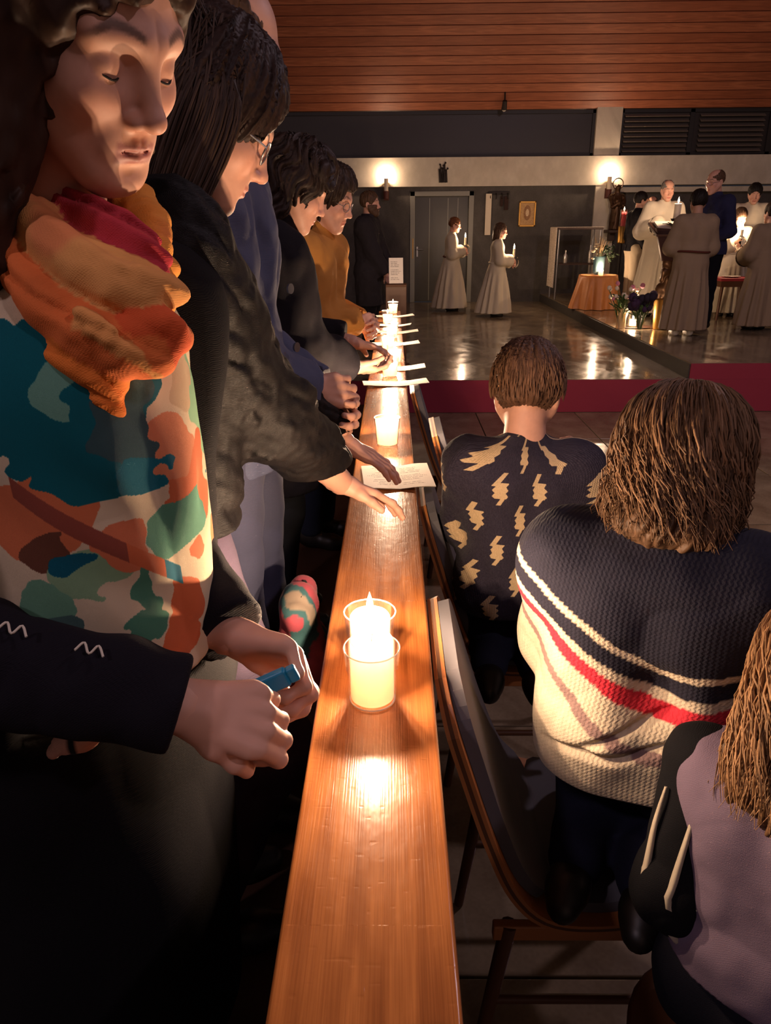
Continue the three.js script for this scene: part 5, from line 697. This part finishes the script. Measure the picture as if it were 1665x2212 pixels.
{ // lectern with carved bronze front
  const l = thing('lectern', 'dark carved bronze lectern with a broad tapering front', 'lectern', [3.42, H2, -9.65]);
  const sh = new THREE.Shape(); sh.moveTo(-0.235, 0.36); sh.lineTo(0.235, 0.32); sh.lineTo(0.12, 0); sh.lineTo(-0.12, 0); sh.closePath(); part('front_panel', new THREE.ExtrudeGeometry(sh, { depth: 0.04, bevelEnabled: true, bevelSize: 0.01, bevelThickness: 0.01, bevelSegments: 2 }).translate(0, 0.74, 0.12), std(0x3d2721, 0.4, { metalness: 0.5 }), l);
  const tp = box(0.48, 0.03, 0.40, 0, 0, 0, 0.006); tp.rotateX(0.35); part('book_rest', tp.translate(0, 1.09, 0), std(0x3d2721, 0.45), l); const R = rng(9);
  part('foot', garment([cap([0, 0.03, 0], 0.12, [0, 0.4, 0], 0.085), cap([0, 0.4, 0], 0.085, [0, 0.95, 0.06], 0.09), cap([-0.09, 0.04, 0.06], 0.07, [0.03, 0.3, 0.02], 0.05), cap([0.1, 0.05, 0.05], 0.07, [-0.02, 0.36, 0.03], 0.05)], 0.012, { fold: (x, y, z) => 0.022 * (1 - 2 * Math.abs(noise(x * 12, y * 10, z * 12))), cut: (x, y) => 0.004 - y }), M.bronze, l, 'gnarled bronze foot');
  for (let i = 0; i < 8; i++) part('ornament', new THREE.TorusGeometry(0.025 + R() * 0.02, 0.008, 6, 14, 4).translate((R() - 0.5) * 0.2, 0.84 + R() * 0.18, 0.172), M.bronze, l);
  single('open_book', (() => { const g = [box(0.19, 0.03, 0.26, -0.098, 0, 0, 0.006), box(0.19, 0.03, 0.26, 0.098, 0, 0, 0.006)]; g.forEach(x => x.rotateX(0.35)); return g; })(), M.paper, 'thick open book lying on the lectern', 'book', [3.42, H2 + 1.126, -9.64]);
  const h = thing('candle_holder', 'dark branching iron candle holder on the lectern edge', 'candle holder', [3.39, H2 + 1.05, -9.45]); part('bowl', lathe([[0.0001, 0.13], [0.05, 0.13], [0.07, 0.16], [0.0001, 0.15]], 18), M.iron, h); part('stem', rod([0, 0, 0], [0, 0.14, 0], 0.012), M.iron, h); for (const s of [-1, 1]) for (const k of [0.1, 0.16]) part('branch', tube([[0, 0.06, 0], [s * k * 0.6, 0.10, 0.02], [s * k, 0.15 - k * 0.3, 0]], t => 0.014 * (1 - t * 0.7), 10, 6), M.iron, h);
  const c = thing('candle', 'thick pale candle burning on the lectern before the priest', 'candle', [3.39, H2 + 1.205, -9.45]); part('wax', waxGeo(0.04, 0.17), M.waxplain, c); part('wick', rod([0, 0.16, 0], [0, 0.19, 0], 0.002), M.wick, c); flame(c, 0.178, true, 0.35); }
{ // statue before the column
  const s = thing('statue', 'bronze robed statue with a ring halo beside the column', 'statue', [3.78, 1.50, -13.44]); part('figure', garment([cap([0, 0.02, 0], 0.10, [0, 0.45, 0.01], 0.085), cap([-0.08, 0.52, 0], 0.05, [0.08, 0.52, 0], 0.05), cap([0, 0.45, 0], 0.085, [0, 0.54, 0], 0.06), cap([0, 0.55, 0.01], 0.03, [0, 0.66, 0.02], 0.052), cap([-0.11, 0.5, 0], 0.035, [-0.09, 0.36, 0.09], 0.03), cap([-0.09, 0.36, 0.09], 0.03, [0.0, 0.42, 0.13], 0.022), cap([0.11, 0.5, 0], 0.035, [0.1, 0.36, 0.09], 0.03), cap([0.1, 0.36, 0.09], 0.03, [0.02, 0.42, 0.13], 0.022), cap([0.02, 0.40, 0.12], 0.035, [-0.02, 0.46, 0.12], 0.03)], 0.011, { k: 0.03, fold: wrinkle(0.012, 20, 5, 20, 3), cut: (x, y) => 0.002 - y }), M.bronze, s);
  part('halo', new THREE.TorusGeometry(0.085, 0.008, 8, 30).translate(0, 0.72, -0.02), M.bronze, s); part('console', [box(0.24, 0.05, 0.32, 0, -0.025, -0.05, 0.01), box(0.1, 0.14, 0.14, 0, -0.11, -0.14, 0.01)], M.dwood, s); }
{ // flowers and lights on the platform floor
  const R = rng(40), v1 = [2.80, H2, -8.98];
  const glassTube = (r, h) => lathe([[0.0001, 0.006], [r - 0.004, 0.006], [r - 0.002, 0.01], [r - 0.002, h], [r, h], [r, 0.004], [r - 0.004, 0], [0.0001, 0]], 32);
  single('tray', lathe([[0.0001, 0], [0.17, 0], [0.175, 0.008], [0.16, 0.012], [0.0001, 0.01]], 36).scale(1.35, 1, 0.8), M.dwood, 'dark tray under the lantern glass among the flowers', 'tray', [2.93, H2, -8.98]);
  single('lantern_glass', glassTube(0.075, 0.30), M.glass, 'tall lantern glass with a burning candle among the floor flowers', 'glass', [v1[0] + 0.06, H2 + 0.0125, v1[2]]);
  const c = thing('candle', 'candle burning inside the lantern glass among the floor flowers', 'candle', [v1[0] + 0.06, H2 + 0.02, v1[2]]); part('wax', waxGeo(0.04, 0.07), M.wax, c); part('wick', rod([0, 0.062, 0], [0, 0.085, 0], 0.0015), M.wick, c); flame(c, 0.075, true, 0.35);
  single('candle_jar', glassTube(0.055, 0.24), phys({ color: 0xe8dcc8, roughness: 0.25, transmission: 0.7, thickness: 0 }), 'frosted tall glass beside the lantern, under the white tulips', 'vase', [2.70, H2, -8.92]);
  single('metal_bucket', lathe([[0.0001, 0], [0.075, 0], [0.078, 0.01], [0.1, 0.33], [0.105, 0.335], [0.1, 0.34], [0.094, 0.33], [0.07, 0.012], [0.0001, 0.012]], 32), M.gold, 'golden metal bucket beside the flowers on the platform floor', 'bucket', [3.13, H2, -8.82]);
  const bouquet = (name, label, at, n, cols, spread, h0, h1, leaves) => { const b = thing(name, label, 'flowers', at), lm = std(0x44602f, 0.6); for (let i = 0; i < n; i++) { const a = R() * 6.28, s = spread * Math.sqrt(R()), h = lerp(h0, h1, R()), x = Math.cos(a) * s, z = Math.sin(a) * s; part('stem', tube([[x * 0.15, 0, z * 0.15], [x * 0.5, h * 0.55, z * 0.5], [x, h, z]], 0.0035, 6, 5), lm, b); const fl = part('blossom', lathe([[0.0001, 0], [0.014, 0.006], [0.02, 0.02], [0.017, 0.038], [0.006, 0.045]], 9), cols[i % cols.length], b); fl.position.set(x, h - 0.005, z); fl.rotation.set((R() - 0.5) * 0.8, 0, (R() - 0.5) * 0.8); fl.scale.setScalar(0.9 + R() * 0.6); }
    const lg = new THREE.SphereGeometry(1, 8, 6).scale(0.045, 0.004, 0.013).translate(0.04, 0, 0); for (let i = 0; i < leaves; i++) { const m = part('leaf', lg, lm, b), a = R() * 6.28; m.position.set(Math.cos(a) * spread * 0.4 * R(), h0 * (0.5 + R() * 0.6), Math.sin(a) * spread * 0.4); m.rotation.set(0, -a, 0.3 + R() * 0.9); m.scale.setScalar(0.8 + R()); } return b; };
  bouquet('tulip_bunch', 'white and pink spring flowers with green leaves in the frosted glass', [2.70, H2 + 0.02, -8.92], 16, [std(0xe8dcc4, 0.7), std(0xe6d9c0, 0.7), std(0xd98a9c, 0.7)], 0.2, 0.3, 0.46, 40);
  single('flower_vase', lathe([[0.0001, 0.005], [0.035, 0.005], [0.04, 0.02], [0.03, 0.06], [0.06, 0.2], [0.062, 0.2], [0.033, 0.06], [0.043, 0.02], [0.036, 0], [0.0001, 0]], 28), M.glass, 'clear waisted vase holding the dark purple flowers', 'vase', [2.84, H2, -8.66]);
  const pb = bouquet('purple_flowers', 'dense dark purple flowers in the clear waisted vase', [2.84, H2 + 0.02, -8.66], 26, [std(0x2b1a33, 0.8), std(0x3a2143, 0.8), std(0x22182c, 0.8)], 0.13, 0.20, 0.34, 16); pb.children.forEach(m => { if (m.name === 'blossom') m.scale.multiplyScalar(1.7); }); }
{ // red-topped table with a plate, and the chair behind it
  const t = thing('credence_table', 'small brown table with a red top carrying a plate', 'table', [4.28, H2, -9.7]); part('top', box(0.44, 0.035, 0.36, 0, 0.50, 0, 0.006), std(0xa8323c, 0.5), t, 'red top'); part('apron', box(0.40, 0.07, 0.32, 0, 0.447, 0), M.plyDark, t); for (const [x, z] of [[-0.17, 0.13], [0.17, 0.13], [-0.17, -0.13], [0.17, -0.13]]) part('leg', rod([x, 0.44, z], [x * 1.1, 0.003, z * 1.1], 0.022, 0.016), M.plyDark, t);
  single('plate', lathe([[0.0001, 0.004], [0.07, 0.004], [0.11, 0.016], [0.112, 0.013], [0.07, 0], [0.0001, 0]], 32), std(0xe4dccb, 0.3), 'white plate on the red table top', 'plate', [4.26, H2 + 0.519, -9.7]);
  const c = thing('altar_chair', 'wooden chair with a round black padded back behind the red table', 'chair', [4.78, H2, -9.75], -0.5); part('seat', box(0.42, 0.05, 0.42, 0, 0.44, 0, 0.02), std(0x171416, 0.8), c); part('backrest', lathe([[0.0001, -0.03], [0.17, -0.03], [0.19, 0], [0.17, 0.03], [0.0001, 0.03]], 28).rotateX(Math.PI / 2).translate(0, 0.72, -0.2), std(0x171416, 0.8), c); for (const [x, z] of [[-0.18, 0.18], [0.18, 0.18], [-0.18, -0.18], [0.18, -0.18]]) part('leg', rod([x, 0.42, z], [x * 1.1, 0.003, z * 1.1], 0.02, 0.016), M.plyDark, c); part('back_post', rod([0, 0.44, -0.2], [0, 0.6, -0.2], 0.02), M.plyDark, c); }

// ---------------------------------------------------------------- servers, priest and people at the altar
const alb = cloth(0xc9bda6), albBrown = cloth(0x8f7c66), cord = cloth(0x5a2f26), albWhite = cloth(0xd2c7b2);
function heldCandle(label, at, cd, guard) { const c = thing('candle', label, 'candle', at); part('wax', waxGeo(0.016, 0.12), M.waxplain, c); if (guard) part('drip_guard', lathe([[0.017, 0.03], [0.05, 0.05], [0.052, 0.055], [0.018, 0.036]], 20), std(0xb8483c, 0.5), c); part('wick', rod([0, 0.115, 0], [0, 0.13, 0], 0.001), M.wick, c); flame(c, 0.12, true, cd); return c; }
figure('person', 'server in a pale robe walking with a candle, past the door', { at: [0.93, H1, -12.3], face: [1, 0.1], h: 1.40, s: 0.9, w: 1.0, child: 1, bow: 0.15, wrR: [0.03, 0.93, 0.17], wrL: [-0.04, 0.90, 0.18], handR: { curl: [0.8, 1.1, 0.7] }, handL: { curl: [0.8, 1.1, 0.7] }, robe: { mat: alb, belt: cord, wide: 0.28, deep: 0.33, sweep: -0.03 }, hair: { type: 'short', rgb: HAIR.red, vol: 0.006 }, cell: 0.014 });
heldCandle('thin candle held up by the walking server in front of the door', [1.14, 1.30, -12.28], 0.25);
figure('person', 'smaller server in a pale robe with long fair hair, leading with a candle', { at: [1.55, H1, -11.5], face: [1, 0.1], h: 1.30, s: 0.88, w: 1.0, child: 1, bow: 0.1, wrR: [0.03, 0.80, 0.20], wrL: [-0.04, 0.77, 0.20], handR: { curl: [0.8, 1.1, 0.7] }, handL: { curl: [0.8, 1.1, 0.7] }, robe: { mat: alb, belt: albWhite, wide: 0.28, deep: 0.34, sweep: -0.04 }, hair: { type: 'long', rgb: HAIR.brown, len: 0.12, vol: 0.006 }, cell: 0.014 });
heldCandle('thin candle held by the smaller server with long hair', [1.79, 1.15, -11.48], 0.25);
figure('person', 'bearded man in a dark cloak standing by the far wall under the wall candle', { at: [-0.25, H1, -8.3], face: [1, 0.25], h: 1.64, w: 1.05, lean: -0.02, skin: SKIN.fair, wrR: [0.10, 0.82, 0.20], wrL: [-0.02, 0.80, 0.24], top: { mat: cloth(0x2a2629), hem: 0.30, inf: 0.04, name: 'cloak', fold: 0.01 }, legs: { mat: cloth(0x1c1b20) }, hair: { type: 'short', rgb: HAIR.brown, vol: 0.008 }, beard: [0.09, 0.05, 0.03], cell: 0.014 });
figure('person', 'server in a brown robe with dark hair, back turned, facing the lectern', { at: [3.19, H2, -8.3], face: [0.05, -1], h: 1.47, s: 0.93, w: 1.1, skin: SKIN.tan, wrR: [0.08, 0.90, 0.22], wrL: [-0.12, 0.92, 0.24], robe: { mat: albBrown, belt: cord, wide: 0.27, deep: 0.20, flare: 0.05, hem: 0.07 }, hair: { type: 'short', rgb: HAIR.black, vol: 0.012 }, shoe: 0xd8d2c8, cell: 0.013 });
figure('person', 'man with glasses in a dark blue shirt standing behind the brown-robed server', { at: [3.6, H2, -8.9], face: [-0.85, 0.35], h: 1.72, w: 1.14, bow: 0.12, wrR: [0.10, 0.95, 0.16], wrL: [-0.12, 0.98, 0.18], top: { name: 'shirt', mat: cloth(0x2a2c48), hem: 0.48, inf: 0.022 }, legs: { mat: cloth(0x12121a) }, hair: { type: 'short', rgb: HAIR.brown, bald: 1 }, glasses: true, cell: 0.012 });
figure('person', 'priest in a white vestment standing behind the lectern', { at: [3.50, H2, -10.25], face: [0.02, 1], h: 1.69, w: 1.12, bow: 0.2, wrR: [0.16, 1.12, 0.22], wrL: [-0.16, 1.12, 0.22], robe: { mat: albWhite, wide: 0.28, deep: 0.22, flare: 0.06 }, hair: { type: 'short', rgb: HAIR.grey, vol: 0.0, bald: 1 }, cell: 0.013 });
figure('person', 'dark-haired person in black in profile behind the red candle', { at: [3.47, H2, -11.2], face: [1, -0.1], h: 1.58, w: 1.05, top: { name: 'pullover', mat: cloth(0x18171b), hem: 0.50, inf: 0.025 }, legs: { name: 'skirt', mat: cloth(0xb5a58c) }, hair: { type: 'short', rgb: HAIR.black, vol: 0.008 }, cell: 0.015 });
figure('person', 'person half hidden between the priest and the figure in black', { at: [3.83, H2, -11.75], face: [-0.3, 1], h: 1.54, w: 1.0, top: { name: 'pullover', mat: cloth(0x4a3a38), hem: 0.46 }, hair: { type: 'short', rgb: HAIR.brown, bald: 1 }, cell: 0.016 });
figure('person', 'young server in a cream robe holding a candle below the chin', { at: [4.44, H2, -10.15], face: [-0.1, 1], h: 1.32, s: 0.9, w: 1.05, child: 1, bow: 0.25, wrR: [0.05, 0.92, 0.16], wrL: [-0.06, 0.88, 0.16], handR: { curl: [0.6, 0.9, 0.6] }, handL: { curl: [0.6, 0.9, 0.6] }, robe: { mat: albWhite, belt: albWhite, wide: 0.25 }, hair: { type: 'short', rgb: HAIR.brown, vol: 0.008, fringe: 0.02 }, cell: 0.013 });
heldCandle('thin candle held below the chin by the young server', [4.41, 1.40, -9.93], 0.25);
figure('person', 'tall server in a cream robe with a dark cap of hair behind the young server', { at: [4.83, H2, -10.7], face: [-0.3, 1], h: 1.66, w: 1.1, bow: 0.3, robe: { mat: alb, wide: 0.27 }, hair: { type: 'short', rgb: HAIR.black, vol: 0.012, fringe: 0.01 }, cell: 0.014 });
figure('person', 'server in a brown robe at the platform edge beside the altar chair', { at: [4.2, H2, -8.75], face: [-0.2, -1], h: 1.35, s: 0.9, w: 1.15, wrR: [0.10, 0.8, 0.2], wrL: [-0.10, 0.8, 0.2], robe: { mat: albBrown, wide: 0.30, deep: 0.22, flare: 0.06 }, hair: { type: 'short', rgb: HAIR.dark, vol: 0.01 }, cell: 0.014 });

// ---------------------------------------------------------------- patterned bag behind the ledge, dimmed globe lamps over the nave
{ const b = thing('cloth_bag', 'pink and teal patterned cloth bag hanging behind the ledge', 'bag', [-0.20, 0.66, -1.36]); const f = (x, y, z) => { const n = noise(x * 20 + 3, y * 20, z * 20); return n > 0.05 ? [0.32, 0.06, 0.08] : n > -0.35 ? [0.04, 0.11, 0.12] : [0.25, 0.2, 0.15]; };
  part('pouch', garment([cap([0, 0.07, 0.06], 0.06, [0, 0.07, -0.06], 0.06), cap([0, 0.2, 0.05], 0.035, [0, 0.2, -0.05], 0.035), cap([0, 0.07, 0.04], 0.06, [0, 0.2, 0.0], 0.035)], 0.007, { fold: wrinkle(0.008, 16, 10, 16, 2), color: f }), cloth(0xffffff, { vertexColors: true }), b); part('strap', tube([[0, 0.22, 0.05], [0.01, 0.235, 0.03], [0.01, 0.235, -0.03], [0, 0.22, -0.05]], 0.006, 16, 6), cloth(0x2a2326), b); }
for (const [x, y, z] of [[-2.6, 4.6, 1.6], [3.6, 4.6, 1.6], [3.2, 4.6, -3.6]]) {
  const l = thing('globe_lamp', 'dimmed round glass lamp hanging over the nave', 'lamp', [x, y, z], 0, 'globe lamps over the nave');
  part('globe', new THREE.SphereGeometry(0.16, 28, 20), new THREE.MeshStandardMaterial({ color: 0x000000, emissive: LAMP, emissiveIntensity: 3 }), l).castShadow = false; part('cord', rod([0, 0.16, 0], [0, 6.97 - y, 0], 0.006), M.iron, l);
  const p = new THREE.PointLight(LAMP, LAMP_CD, 0, 2); p.castShadow = true; p.shadow.radius = 7; l.add(p);
}

renderer.render(scene, camera);
